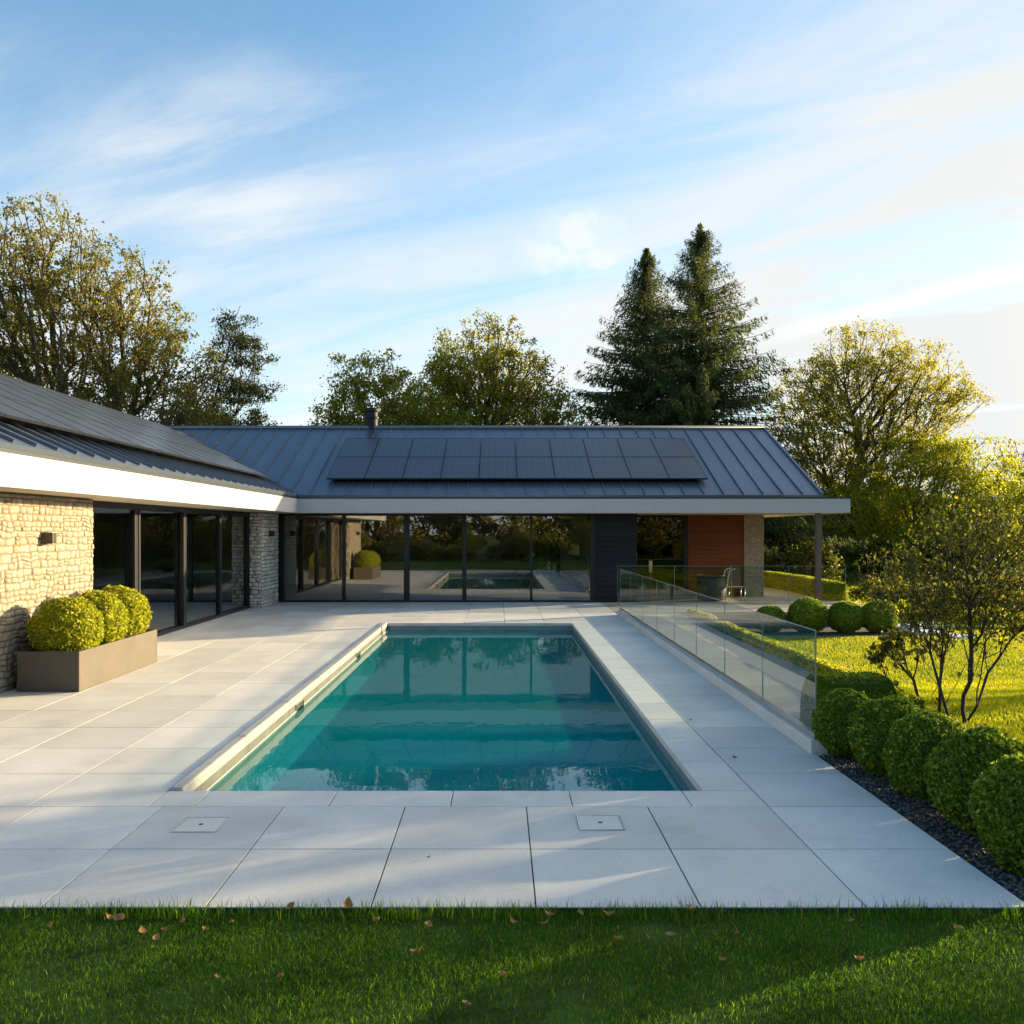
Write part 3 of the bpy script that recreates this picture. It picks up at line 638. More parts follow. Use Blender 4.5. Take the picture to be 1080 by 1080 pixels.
def conifer(name, base, H, Rb, leafmat, label, seed, cat='tree', group=None, z0=.4, lean=(0, 0), whorl=.17, per=9, spray=.30, profile=.76):
    g = np.random.default_rng(seed); root = empty(name, base); tag(root, label, cat, group)
    k = 14; zs = np.linspace(0, H, k); tr = [(lean[0]*(z/H), lean[1]*(z/H), z) for z in zs]
    mb_v, mb_f = seg_tubes(np.array(tr[:-1]), np.array(tr[1:]), [max(.02, .19*(1-z/H)*H/15) for z in zs[:-1]], [max(.015, .19*(1-z/H)*H/15) for z in zs[1:]], 8)
    A, B, ra, rb, P, AX, SZ = [], [], [], [], [], [], []
    z = z0
    while z < H-.1:
        t = z/H; Lz = Rb*1.32*(1-t)**(profile+.14)+.04
        for i in range(max(4, int(per*(.6+.4*(1-t))))):
            a = g.uniform(0, 6.283); L = Lz*g.uniform(.62, 1.08); dx, dy = math.cos(a), math.sin(a)
            o = np.array([lean[0]*t, lean[1]*t, z+g.uniform(-.15, .15)]); up = .25*t+.40*t**4+.02; prev = o; ns = max(3, int(L/.45))
            for s in range(1, ns+1):
                u = s/ns; q = o+np.array([dx*L*u, dy*L*u, L*(up*u-.42*u*u*(1-t*.6)+.20*u**4)])
                A.append(prev); B.append(q); ra.append(.03*(1-u)+.008); rb.append(.03*(1-u)+.006)
                m = 22 if u > .25 else 8
                for _ in range(m):
                    f = g.random(); c = prev+(q-prev)*f; sd_ = g.choice((-1, 1))*g.uniform(.05, .32)*(1.1-u*.6)*min(1, L)
                    c = c+np.array([-dy*sd_, dx*sd_, -abs(sd_)*.55-g.uniform(0, .28)]); P.append(c); SZ.append(1-.5*t*t); AX.append((dx*.6-dy*sd_*1.5, dy*.6+dx*sd_*1.5, -.75))
                prev = q
        z += whorl*g.uniform(.7, 1.25)*(0.75+.5*(1-t))
    for s in range(40): P.append(np.array([lean[0]+g.normal()*.08, lean[1]+g.normal()*.08, H-g.uniform(0, .7)])); SZ.append(.6); AX.append((g.normal()*.4, g.normal()*.4, 1.))
    v2, f2 = seg_tubes(np.array(A), np.array(B), ra, rb, 4)
    link_mesh('trunk', np_mesh('trunk', np.concatenate([mb_v, v2]), np.concatenate([mb_f, f2+len(mb_v)]), [M['dark_bark']], smooth=True), root)
    AX = np.array(AX, float); AX /= np.linalg.norm(AX, axis=1, keepdims=True); SZ = np.array(SZ)[:, None]; v, q = leaf_quads(np.array(P), g, spray*SZ, spray*.24*SZ, axis=AX)
    link_mesh('crown', np_mesh('crown', v, q, [M[leafmat]]), root); return root

def ball_mesh(name, r, n, leaf, material, seed, squash=(1, 1, 1), bump=.06):
    g = np.random.default_rng(seed); d = rand_unit(g, n)
    b = np.array([mnoise.noise(Vector(x)*2.6+Vector((seed, 0, 0))) for x in d]); rr = r*(1+bump*b+.05*np.array([mnoise.noise(Vector(x)*7+Vector((seed, 3, 0))) for x in d]))*(1-.14*g.random(n)**1.6+.03*(g.random(n) > .93)+.06*(g.random(n) > .99))
    P = d*rr[:, None]*np.array(squash); v, q = leaf_quads(P, g, leaf, leaf*.62, d, .25)
    bm = bmesh.new(); bmesh.ops.create_icosphere(bm, subdivisions=3, radius=r*.9)
    cv = np.array([x.co[:] for x in bm.verts])*np.array(squash); cf = np.array([[x.index for x in f.verts]+[f.verts[2].index] for f in bm.faces]); bm.free()
    me = bpy.data.meshes.new(name)
    me.from_pydata(np.concatenate([v, cv]).tolist(), [], q.tolist()+[(a+len(v), c+len(v), e+len(v)) for a, c, e, _ in cf]); me.materials.append(material); me.update(); return me
def hedge_mesh(name, path, w, h, n, leaf, material, seed, round_=.3, wob=.03):
    """leaf-covered hedge along a polyline (x,y,z)"""
    g = np.random.default_rng(seed); P = [np.array(p, float) for p in path]; sl_ = np.array([np.linalg.norm(b-a) for a, b in zip(P[:-1], P[1:])]); cum = np.concatenate([[0], np.cumsum(sl_)]); T = cum[-1]
    def pos(t): i = np.clip(np.searchsorted(cum, t)-1, 0, len(sl_)-1); f = (t-cum[i])/sl_[i]; a = np.array(P)[i]; b = np.array(P)[i+1]; d = (b-a)/sl_[i][:, None]; return a+(b-a)*f[:, None], d
    t = g.uniform(0, T, n); c, d = pos(t); sdv = np.stack([-d[:, 1], d[:, 0], np.zeros(n)], 1)
    q = g.uniform(0, 1, n); hh = h*(1+wob*2*np.array([mnoise.noise((x*1.1, seed, 0)) for x in t])); side = g.choice((-1, 1), n)
    per = g.uniform(0, 2*h+w, n); u = np.where(per < h, -1, np.where(per < h+w, (per-h)/w*2-1, 1)); zz = np.where(per < h, per/h, np.where(per < h+w, 1, (2*h+w-per)/h))
    k = 4.; sc = (np.abs(u)**k+np.clip(zz, 0, 1)**k)**(-1/k); sc = np.minimum(sc, 1)*(1-round_*0)
    ins = 1-.10*g.random(n)**2; off = sdv*(u*sc*w/2*ins)[:, None]; pz = zz*sc*hh*ins
    out = sdv*u[:, None]; out[:, 2] = zz**6; ends = g.random(n) < (w*h)/(T*(2*h+w))*2.2
    te = np.where(g.random(n) < .5, 0., T); ce, de = pos(te); uu = g.uniform(-1, 1, n); ze = g.uniform(0, 1, n); sdv2 = np.stack([-de[:, 1], de[:, 0], np.zeros(n)], 1)
    s2 = np.minimum(1, (np.abs(uu)**k+ze**k+1e-9)**(-1/k)); pe = ce+sdv2*(uu*s2*w/2)[:, None]; pe[:, 2] += ze*s2*h; pe += de*np.where(te > 0, 1, -1)[:, None]*(.06*(1-ze**3))[:, None]
    pp = c+off; pp[:, 2] += pz; pp = np.where(ends[:, None], pe, pp); oo = np.where(ends[:, None], de*np.where(te > 0, 1, -1)[:, None], out); oo /= np.linalg.norm(oo, axis=1, keepdims=True)+1e-9
    v, qd = leaf_quads(pp, g, leaf, leaf*.62, oo, .4)
    m = MB()
    for a, b in zip(P[:-1], P[1:]):
        dd = (b-a)/np.linalg.norm(b-a); s_ = np.array([-dd[1], dd[0], 0])*w*.42; i = len(m.v)
        m.v += [tuple(a-s_), tuple(a+s_), tuple(b+s_), tuple(b-s_), tuple(a-s_+[0, 0, h*.9]), tuple(a+s_+[0, 0, h*.9]), tuple(b+s_+[0, 0, h*.9]), tuple(b-s_+[0, 0, h*.9])]
        for f in ((4, 5, 6, 7)[::-1], (0, 4, 7, 3), (1, 2, 6, 5), (0, 1, 5, 4), (3, 7, 6, 2)): m.face([i+x for x in f])
    me = bpy.data.meshes.new(name); me.from_pydata(np.concatenate([v, np.array(m.v)]).tolist(), [], qd.tolist()+[tuple(x+len(v) for x in f) for f in m.f]); me.materials.append(material); me.update(); return me

# ------------------------------------------------------------------ the house
house = empty('house', (1.5, 27.0, 0))
tag(house, 'low modern house with stone walls, wide glazing, dark seamed roofs and solar panels', 'house')
EV = 24.8; ZB, ZT, ZE = 2.57, 2.96, 3.07; SL = .449
RX0 = -5.60                                              # wing eave line
def zmain(y): return ZE+SL*(y-EV)
def zwing(x): return ZE+SL*(RX0-x)
WY0 = 8.0
# stone
def stone_patch(mb, o, ud, vd, nd, W, H, cmin, cmax, smin, smax, depth, seed, jit=.03):
    g = random.Random(seed); o, ud, vd, nd = Vector(o), Vector(ud), Vector(vd), Vector(nd)
    def J(u, v):
        ju = mnoise.noise((u*4.1+seed, v*4.3, 1))*jit; jv = mnoise.noise((u*4.7, v*3.9+seed, 7))*jit
        eu = min(1, u/.15, (W-u)/.15) if W > .4 else 0; ev = min(1, v/.1, (H-v)/.1)
        return u+ju*max(0, eu), v+jv*max(0, ev)
    v = 0; K = 5
    while v < H-.01:
        ch = min(g.uniform(cmin, cmax), H-v); ch = H-v if H-v-ch < cmin*.6 else ch
        u = 0
        while u < W-.01:
            sw = min(g.uniform(smin, smax)*(.7+ch/cmax*.6), W-u); sw = W-u if W-u-sw < smin*.5 else sw
            parts_ = [(u, v, sw, ch)]
            if ch > cmax*.7 and g.random() < .25: parts_ = [(u, v, sw, ch*.5), (u, v+ch*.5, sw, ch*.5)]
            for (pu, pv, pw, ph) in parts_:
                b = len(mb.v); dp = depth*g.uniform(.55, 1.25); tu, tv = g.uniform(-.25, .25)*dp, g.uniform(-.25, .25)*dp; gp = .006
                for j in range(K):
                    for i in range(K):
                        a, c = (i/(K-1))*2-1, (j/(K-1))*2-1
                        a2 = math.copysign(abs(a)**.25, a); c2 = math.copysign(abs(c)**.25, c)
                        uu, vv = J(pu+pw*(a2+1)/2, pv+ph*(c2+1)/2)
                        # pull edges in for the joint
                        uu -= a2*gp; vv -= c2*gp
                        edge = max(abs(a), abs(c)); hgt = -.004 if edge > .99 else dp*(1-.10*(a*a+c*c)/2)+tu*a*1.6+tv*c*1.6+mnoise.noise((uu*14, vv*14, seed))*.014
                        if edge > .99 and abs(a)*abs(c) > .98: uu -= a2*.012; vv -= c2*.010
                        mb.v.append(tuple(o+ud*uu+vd*vv+nd*hgt))
                for j in range(K-1):
                    for i in range(K-1): mb.face((b+j*K+i, b+j*K+i+1, b+(j+1)*K+i+1, b+(j+1)*K+i), True)
            u += sw
        v += ch
SX = -6.37
sw = MB(); sw.box(-7.2, SX, 11.05, 14.0, -.03, ZB-.004); wall = sw.build('stone_wall', M['mortar'], house)
st = MB(); stone_patch(st, (SX, 11.05, 0), (0, 1, 0), (0, 0, 1), (1, 0, 0), 2.95, 2.56, .06, .115, .08, .20, .013, 3, jit=.035)
stone_patch(st, (SX, 14.0, 0), (-1, 0, 0), (0, 0, 1), (0, 1, 0), .8, 2.56, .075, .15, .10, .25, .02, 5)
stone_patch(st, (-7.2, 11.05, 0), (1, 0, 0), (0, 0, 1), (0, -1, 0), .83, 2.56, .075, .15, .10, .25, .02, 6)
st.build('stone_facing', M['rubble'], wall)
pr = MB(); pr.box(-6.95, -6.40, 24.0, 25.80, -.03, ZB-.004); pier = pr.build('stone_pier', M['mortar'], house)
st = MB(); stone_patch(st, (-6.40, 24.0, 0), (0, 1, 0), (0, 0, 1), (1, 0, 0), 1.8, 2.56, .07, .13, .14, .34, .022, 8, jit=.015)
stone_patch(st, (-6.95, 24.0, 0), (1, 0, 0), (0, 0, 1), (0, -1, 0), .55, 2.56, .07, .13, .14, .30, .022, 9, jit=.015)
st.build('stone_facing', M['pale_rubble'], pier)

def glazing(name, bars, panes, frame_mat=M['frame'], gl='glass'):
    m = MB()
    for b in bars: m.box(*b)
    fr = m.build(name, frame_mat, house, bevel=.004)
    for p in panes:
        q = MB(); q.box(*p); q.build('glass_pane', M[gl], fr)
    return fr
# wing glazing, plane x = -6.8, sliding doors set in two tracks
GX = -6.80
def wy(px, x=GX): return x*F/(px-VX)
cols = [14.02, wy(139), wy(191), wy(229), 24.0]
bars = [(GX-.06, GX+.10, 14.02, 24.0, 0.0, .07), (GX-.06, GX+.10, 14.02, 24.0, ZB-.11, ZB-.004)]
panes = []
for i, y in enumerate(cols):
    w_ = .06 if i in (0, 4) else .07
    yy0, yy1 = max(14.02, y-w_), min(24.0, y+w_)
    bars.append((GX-.06+.003*i, GX+.09+.002*i, yy0, yy1, .07, ZB-.11))
    if i == 2: bars.append((GX+.02, GX+.115, y-.15, y-.08, .07, ZB-.11))
    if i == 1: bars.append((GX+.02, GX+.11, y+.08, y+.14, .07, ZB-.11))
for i, (a, b) in enumerate(zip(cols[:-1], cols[1:])): panes.append((GX+(.0 if i % 2 else .03), GX+(.012 if i % 2 else .042), a+.07, b-.07, .07, ZB-.11))
glazing('glazed_wall', bars, panes)
# garden front glazing, plane y = 26
GY = 26.0
def gx(px, y=GY): return (px-VX)/F*y
mull = [(gx(291)-.1, gx(300)), (gx(361), gx(364.5)), (gx(426), gx(432)), (gx(487.5), gx(492)), (gx(559), gx(561.5)), (gx(622.5), gx(628))]
bars = [(mull[0][0], mull[-1][1], GY-.05, GY+.10, 0.0, .055), (mull[0][0], mull[-1][1], GY-.05, GY+.10, ZB-.06, ZB-.004)]
for i, (a, b) in enumerate(mull): bars.append((a, b, GY-.055-.003*(i % 2), GY+.09, .055, ZB-.06))
panes = [(a[1], b[0], GY+.012, GY+.026, .055, ZB-.06) for a, b in zip(mull[:-1], mull[1:])]
glazing('glazed_wall', bars, panes)
# dark boarded bay
DX0, DX1 = mull[-1][1]+.003, 3.97
cl = MB(); z = 0.02; cl.box(DX0, DX1, GY+.005, 28.35, 0, ZB-.004)
bay = cl.build('boarded_bay', M['joint'], house)
cl = MB()
while z < ZB-.03:
    z1 = min(z+.138, ZB-.006); cl.box(DX0+.002, DX1+.018, GY-.02, GY+.004, z, z1); cl.box(DX1+.001, DX1+.018, GY+.004, 28.34, z, z1); z += .145
cl.build('timber_boards', M['dark_clad'], bay, bevel=.004)
# recessed porch wall: dark window, brick, pillar
PY = 28.4
a0, a1 = 4.0, gx(721, PY)
glazing('porch_window', [(a0, a1+.14, PY-.04, PY+.08, 0, .06), (a0, a1+.14, PY-.04, PY+.08, ZB-.07, ZB-.004), (a0, a0+.06, PY-.045, PY+.08, .06, ZB-.07), (a1, a1+.14, PY-.045, PY+.08, .06, ZB-.07)], [(a0+.06, a1, PY+.01, PY+.024, .06, ZB-.07)], gl='dark_glass')
b0, b1 = a1+.143, gx(784.5, PY)
br = MB(); br.box(b0, b1-.002, PY+.02, PY+.25, 0, ZB-.004); tb = br.build('timber_wall', M['joint'], house)
br = MB(); z = .01
while z < ZB-.03: z1 = min(z+.118, ZB-.006); br.box(b0+.001, b1-.003, PY, PY+.019, z, z1); z += .123
br.build('timber_boards', M['orange_timber'], tb, bevel=.003)
br = MB(); br.box(b1, gx(805, PY), PY-.05, PY+.55, 0, ZB-.004); br.build('brick_pillar', M['tan_brick'], house, bevel=.006)
br = MB(); br.box(gx(805, PY)-.35, gx(805, PY)-.06, PY+.553, 35.2, 0, ZB-.004); br.build('side_wall', M['tan_brick'], house)
po = MB(); px_ = gx(863, 25.0); po.box(px_-.075, px_+.075, 24.93, 25.08, 0.001, ZB-.004); po.build('porch_post', M['timber_post'], house, bevel=.008)
# rear and hidden walls, inside
iw = MB(); RB = 35.2
wx0, wx1, wz0, wz1 = 1.45, 2.35, .25, 2.3
iw.box(-14.4, wx0, 34.9, RB, 0, ZB-.004); iw.box(wx1, 8.0, 34.9, RB, 0, ZB-.004); iw.box(wx0, wx1, 34.9, RB, 0, wz0); iw.box(wx0, wx1, 34.9, RB, wz1, ZB-.004)
iw.box(-14.4, -14.1, 11.05, 34.9, 0, ZB-.004); iw.box(-14.1, -7.203, 11.05, 11.3, 0, ZB-.004); iw.box(3.7, 3.95, 28.36, 34.9, 0, ZB-.004)
iw.build('wall', M['plaster'], house)
rw = MB()
for q in ((wx0, wx0+.06), (wx1-.06, wx1), (1.98, 2.03)): rw.box(q[0]+.001, q[1]-.001, 34.95, 35.1, wz0, wz1)
rear = rw.build('rear_window', M['frame'], house)
q = MB(); q.box(wx0+.06, wx1-.06, 35.0, 35.012, wz0, wz1); q.build('glass_pane', glass_mat('clear_glass', (.85, .88, .86), .03, 1.3), rear)
fl = MB(); fl.prism([(-6.86, 24), (-6.86, 26.1), (3.7, 26.1), (3.7, 34.9), (-14.1, 34.9), (-14.1, 11.3), (-7.2, 11.3), (-7.2, 14.0), (-6.86, 14.0)], -.05, .012); fl.build('inside_floor', M['inside_floor'], house)
fl = MB(); fl.prism([(-6.35, 24.3), (-6.35, 25.5), (9.68, 25.5), (9.68, 34.8), (-14.35, 34.8), (-14.35, 8.1), (-5.7, 8.1), (-5.7, 24.3)], ZB, ZB+.03)
fl = MB(); fl.prism([(RX0-.02, EV+.02), (9.70, EV+.02), (9.70, 35.75), (-15.15, 35.75), (-15.15, WY0+.02), (RX0-.02, WY0+.02)], ZB+.004, ZB+.05); fl.build('soffit', M['soffit'], house)
ins = MB(); ins.box(-1.9, .6, 29.2, 30.2, .012, .45); ins.box(-1.9, .6, 30.0, 30.25, .45, .82); ins.box(-2.1, -1.9, 29.2, 30.25, .012, .62); ins.box(.6, .8, 29.2, 30.25, .012, .62)
so_ = ins.build('indoor_sofa', M['sofa'], None, bevel=.05, loc=(-.6, 29.7, .012)); tag(so_, 'dim grey sofa inside the room behind the garden glazing', 'sofa')
ins = MB(); ins.box(-3.6, -2.4, 32.2, 33.0, .012, .9); ins.box(-3.66, -2.34, 32.14, 33.06, .903, .95)
so_ = ins.build('kitchen_island', M['counter'], None, bevel=.01, loc=(-3, 32.6, .012)); tag(so_, 'pale kitchen island standing deep inside behind the glazing', 'counter')

# fascia: one mitred board run round the eaves
fa = MB(); T = .06; XE = 9.73
fa.prism([(RX0, WY0), (RX0, EV), (RX0-T, EV+T), (RX0-T, WY0)][::-1], ZB, ZT)
fa.prism([(RX0, EV), (XE, EV), (XE-T, EV+T), (RX0-T, EV+T)], ZB, ZT)
fa.prism([(XE, EV), (XE, 35.8), (XE-T, 35.8), (XE-T, EV+T)], ZB, ZT)
fa.box(-15.2, RX0-T, WY0, WY0+T, ZB, ZT)
fa.box(-15.2, XE-T, 35.74, 35.8, ZB, ZT)
fascia = fa.build('fascia', M['fascia'], house, bevel=.005)
for px in (432, 489, 626, 690): x = gx(px, EV); fj = MB(); fj.box(x-.003, x+.003, EV-.0015, EV+.01, ZB+.004, ZT-.004); fj.build('board_joint', M['zinc_trim'], fascia)
for y in (11.5, 15.5, 19.4): fj = MB(); fj.box(RX0-.01, RX0+.0015, y-.003, y+.003, ZB+.004, ZT-.004); fj.build('board_joint', M['zinc_trim'], fascia)
gu = MB()
gu.prism([(RX0-.03, WY0+.02), (RX0-.03, EV+.03), (RX0-.15, EV+.15), (RX0-.15, WY0+.02)][::-1], ZT+.002, ZE+.01)
gu.prism([(RX0-.03, EV+.03), (8.99, EV+.03), (8.99, EV+.15), (RX0-.15, EV+.15)], ZT+.002, ZE+.01)
gu.build('gutter', M['gutter'], house)
cp_ = MB(); cp_.box(8.992, XE-.005, EV+.02, 35.7, ZT-.03, ZT+.03); cp_.build('canopy_capping', M['gutter'], house)

# roofs
def seam(mb, p, q, h=.045, w=.022, n=Vector((0, 0, 1))):
    p, q = Vector(p), Vector(q); d = (q-p).normalized(); s = d.cross(n).normalized()*w/2; n2 = s.cross(d).normalized()*h
    if n2.z < 0: n2 = -n2
    b = len(mb.v); mb.v += [tuple(p-s), tuple(p+s), tuple(q+s), tuple(q-s), tuple(p-s+n2), tuple(p+s+n2), tuple(q+s+n2), tuple(q-s+n2)]
    for f in ((3,2,1,0),(4,5,6,7),(0,1,5,4),(1,2,6,5),(2,3,7,6),(3,0,4,7)): mb.face([b+i for i in f])
RY = 30.3; ZR = zmain(RY); RXR = 8.97; WRX = -10.4; ZWR = zwing(WRX)
VYE = EV+(RX0-WRX)                                       # where the valley meets the wing ridge
rm = MB()
rm.slab([(RX0, EV, ZE), (RXR, EV, ZE), (RXR, RY, ZR), (-16, RY, ZR), (-16, VYE, zmain(VYE)), (WRX, VYE, zmain(VYE))], .06)
rm.slab([(RXR, 2*RY-EV, ZE), (-16, 2*RY-EV, ZE), (-16, RY, ZR), (RXR, RY, ZR)], .06)
sm_ = rm; x = 8.42
while x > -15.8:
    y0 = EV+.05
    if x < RX0: y0 = EV+(RX0-x)+.05
    if y0 < RY-.2: seam(sm_, (x, y0, zmain(y0)), (x, RY-.06, zmain(RY-.06)))
    x -= .548
main = rm.build('roof', M['roof'], house)
g_ = MB(); g_.v += [(RXR-.05, EV+.2, ZE-.06), (RXR-.05, 2*RY-EV-.2, ZE-.06), (RXR-.05, RY, ZR-.07)]; g_.face((0, 1, 2)); g_.build('gable', M['dark_clad'], main)
tr = MB(); tr.tube([(-16, RY, ZR+.03), (RXR+.02, RY, ZR+.03)], .07, 8); tr.build('ridge_cap', M['roof'], main)
tr = MB(); seam(tr, (RXR-.02, EV, ZE), (RXR-.02, RY, ZR), .06, .06); tr.build('verge_trim', M['roof'], main)
rw_ = MB()
rw_.slab([(RX0, WY0, ZE), (RX0, EV, ZE), (WRX, VYE, ZWR), (WRX, WY0, ZWR)], .06)
rw_.slab([(2*WRX-RX0, EV, ZE), (2*WRX-RX0, WY0, ZE), (WRX, WY0, ZWR), (WRX, VYE, ZWR)], .06)
sm_ = rw_; y = WY0+.3
while y < VYE-.2:
    xs_ = RX0-.05 if y < EV else RX0-(y-EV)-.05
    seam(sm_, (xs_, y, zwing(xs_)), (WRX+.05, y, zwing(WRX+.05))); y += .52
wing = rw_.build('roof', M['roof'], house)
tr = MB(); tr.tube([(WRX, WY0-.05, ZWR+.02), (WRX, VYE+.5, ZWR+.02)], .055, 8); tr.build('ridge_cap', M['zinc_trim'], wing)
tr = MB(); seam(tr, (RX0-.02, EV+.02, ZE+.01), (WRX, VYE, ZWR+.01), .02, .16); tr.build('valley_flashing', M['gutter'], wing)
ch = MB(); cx_, cy_ = gx(392.5, RY+.1), RY+.1
ch.lathe([(.19, ZR-.15), (.19, ZR+.32), (.23, ZR+.34), (.23, ZR+.40), (.19, ZR+.42), (.19, ZR+.56), (.25, ZR+.58), (.25, ZR+.68), (.12, ZR+.72)], cx_, cy_, 20, False)
ch.build('chimney', M['dark_clad'], main)

# solar panels, each a sub-part of its roof
def panel_protos(w, l):
    a = MB(); a.box(-w/2+.02, w/2-.02, -l/2+.02, l/2-.02, .0, .034); pa = a.build('solar_panel', [M['panel'], M['panel_frame']], None)
    me = pa.data; b = MB()
    bpy.data.objects.remove(pa)
    b.box(-w/2+.018, w/2-.018, -l/2+.018, l/2-.018, .002, .036)
    b.cm = 1
    for q in ((-w/2, w/2, -l/2, -l/2+.018), (-w/2, w/2, l/2-.018, l/2), (-w/2, -w/2+.018, -l/2+.018, l/2-.018), (w/2-.018, w/2, -l/2+.018, l/2-.018)): b.box(q[0], q[1], q[2], q[3], 0, .04)
    o = b.build('solar_panel', [M['panel'], M['panel_frame']], None); me = o.data; bpy.data.objects.remove(o); return me
ANG = math.atan(SL); rl = root_loc(house)
y0, y1, x0, x1 = 25.55, 28.9, -4.96, 5.95
nx = 10; pw = (x1-x0)/nx; pl = (y1-y0)/math.cos(ANG)/2
me = panel_protos(pw-.012, pl-.014)
for r_ in range(2):
    for i in range(nx):
        yc = y0+(r_+.5)*(y1-y0)/2; o = link_mesh('solar_panel', me, main)
        o.location = Vector((x0+(i+.5)*pw, yc, zmain(yc)+.13))-rl; o.rotation_euler = (ANG, 0, 0)
rk = MB()
for f in (.12, .38, .62, .88): yy = y0+f*(y1-y0); rk.box(x0+.1, x1-.1, yy-.02, yy+.02, zmain(yy)+.03, zmain(yy)+.115)
rk.build('panel_rails', M['panel_frame'], main)
xe, xr = RX0-.72, WRX+.35; rows_ = 3; prun = (xe-xr)/rows_; pl2 = prun/math.cos(ANG); pw2 = 1.09
me = panel_protos(pw2-.012, pl2-.014); n_ = 0; y = 8.15
while y+pw2 < VYE:
    for r_ in range(rows_):
        xc = xe-(r_+.5)*prun; yc = y+pw2/2
        lim = EV+(RX0-(xc+prun/2))-.25                  # stay off the valley
        if yc+pw2/2 > lim: continue
        o = link_mesh('solar_panel', me, wing); o.location = Vector((xc, yc, zwing(xc)+.13))-rl; o.rotation_euler = (ANG, 0, R(90)); n_ += 1
    y += pw2
rk = MB()
for f in (.06, .27, .40, .60, .74, .94): xx = xe-f*(xe-xr); rk.box(xx-.02, xx+.02, 8.2, 23.5 if xx > -8 else 26, zwing(xx)+.03, zwing(xx)+.115)
rk.build('panel_rails', M['panel_frame'], wing)

# wall lamps
def wall_lamp(x, y, z, label):
    r = empty('wall_lamp', (x, y, z)); tag(r, label, 'lamp', 'wall lamps on the stone walls')
    m = MB(); m.box(x, x+.02, y-.05, y+.05, z-.09, z+.09); m.build('back_plate', M['dark_metal'], r)
    m = MB(); m.prism([(x+.02, y-.055), (x+.13, y-.055), (x+.13, y+.055), (x+.02, y+.055)], z-.075, z+.075); m.build('body', M['dark_metal'], r, bevel=.006)
    for za in (z-.082, z+.0755): m = MB(); m.box(x+.035, x+.115, y-.04, y+.04, za, za+.0065); m.build('lens', M['lens'], r)
wall_lamp(-6.325, 12.45, 1.97, 'small box wall lamp on the sunlit cream stone wall above the planter')
wall_lamp(-6.365, 24.75, 2.0, 'small box wall lamp on the shaded pale stone pier beside the glazing')
r = empty('wall_light', (gx(689.5, 26.0), 27, 1.0)); x = 5.0
r.location = (4.42, 26.25, 0); x, y = 4.42, 26.25; tag(r, 'slim tan post light standing on the patio before the dark porch window', 'lamp')
m = MB(); m.box(x-.02, x+.02, y-.02, y+.02, 0, .85); m.build('stem', M['dark_metal'], r)
m = MB(); m.box(x-.045, x+.045, y-.045, y+.045, .853, 1.19); m.build('lamp_head', M['brass'], r, bevel=.006)
m = MB(); m.box(x-.055, x+.055, y-.055, y+.055, 1.193, 1.215); m.build('cap', M['dark_metal'], r)
r.name = 'post_light'

# ------------------------------------------------------------------ glass balustrades
def fence(name, label, x0, y0, x1, y1, n, z0, ztop, plinth, gap=.012, ends=True):
    root = empty(name, ((x0+x1)/2, (y0+y1)/2, 0)); tag(root, label, 'fence', 'glass balustrades')
    along_y = abs(y1-y0) > abs(x1-x0); L = (y1-y0) if along_y else (x1-x0)
    def bx(m, t0, t1, w0, w1, za, zb):
        if along_y: m.box(x0+w0, x0+w1, y0+t0, y0+t1, za, zb)
        else: m.box(x0+t0, x0+t1, y0+w0, y0+w1, za, zb)
    if plinth:
        m = MB(); bx(m, -.08, L+.05, -.075, .10, -.05, z0-.02); m.build('plinth', M['coping'], root, bevel=.008)
        m = MB(); bx(m, -.05, L+.02, -.035, .035, z0-.0195, z0+.03); m.build('base_channel', M['steel'], root, bevel=.004)
    else:
        m = MB(); bx(m, 0, L, -.03, .03, 0.0, .05); m.build('base_channel', M['steel'], root)
    pl = L/n
    for i in range(n):
        m = MB(); bx(m, i*pl+gap/2, (i+1)*pl-gap/2, -.006, .006, z0+.01, ztop); p = m.build('glass_pane', M['fence_glass'], root)
        e = MB(); bx(e, i*pl+gap/2, (i+1)*pl-gap/2, -.0065, .0065, ztop+.0005, ztop+.007)
        bx(e, i*pl+gap/2-.004, i*pl+gap/2-.0005, -.0062, .0062, z0+.02, ztop+.007)
        bx(e, (i+1)*pl-gap/2+.0005, (i+1)*pl-gap/2+.004, -.0062, .0062, z0+.02, ztop+.007)
        e.build('polished_edge', M['glass_edge'], p)
    return root
fence('glass_fence', 'long frameless glass fence on a low stone kerb beside the pool terrace', 2.97, 8.40, 2.97, 22.0, 8, .14, 1.13, True)
fence('glass_fence', 'low glass fence across the covered patio behind the wooden post', 3.35, 25.45, 9.85, 25.45, 4, .06, 1.07, False)

# ------------------------------------------------------------------ planter, clipped balls, hedges
X0, X1, Y0, Y1, HP = -6.20, -5.40, 11.48, 14.1, .52
pl_ = empty('planter', (-5.8, 12.8, 0)); tag(pl_, 'long brown rectangular planter against the sunlit stone wall', 'planter')
m = MB(); t = .025
m.box(X0, X1, Y0, Y0+t, 0.001, HP); m.box(X0, X1, Y1-t, Y1, 0.001, HP); m.box(X0, X0+t, Y0+t, Y1-t, 0.001, HP); m.box(X1-t, X1, Y0+t, Y1-t, 0.001, HP); m.box(X0+t, X1-t, Y0+t, Y1-t, .004, .04)
m.build('box', M['planter'], pl_, bevel=.005)
m = MB(); m.box(X0+t+.001, X1-t-.001, Y0+t+.001, Y1-t-.001, .36, .45); m.build('soil', M['soil'], pl_)
def place_ball(name, me, loc, rz, label, group, cat='shrub', sc=1.0, sz=1.0):
    o = link_mesh(name, me, None, loc); o.rotation_euler = (0, 0, rz); o.scale = (sc, sc, sc*sz); tag(o, label, cat, group); return o
sun_balls = [ball_mesh('sunlit_ball', .44, 9500, .046, M['box_sunlit'], s, bump=.09) for s in (1, 2)]
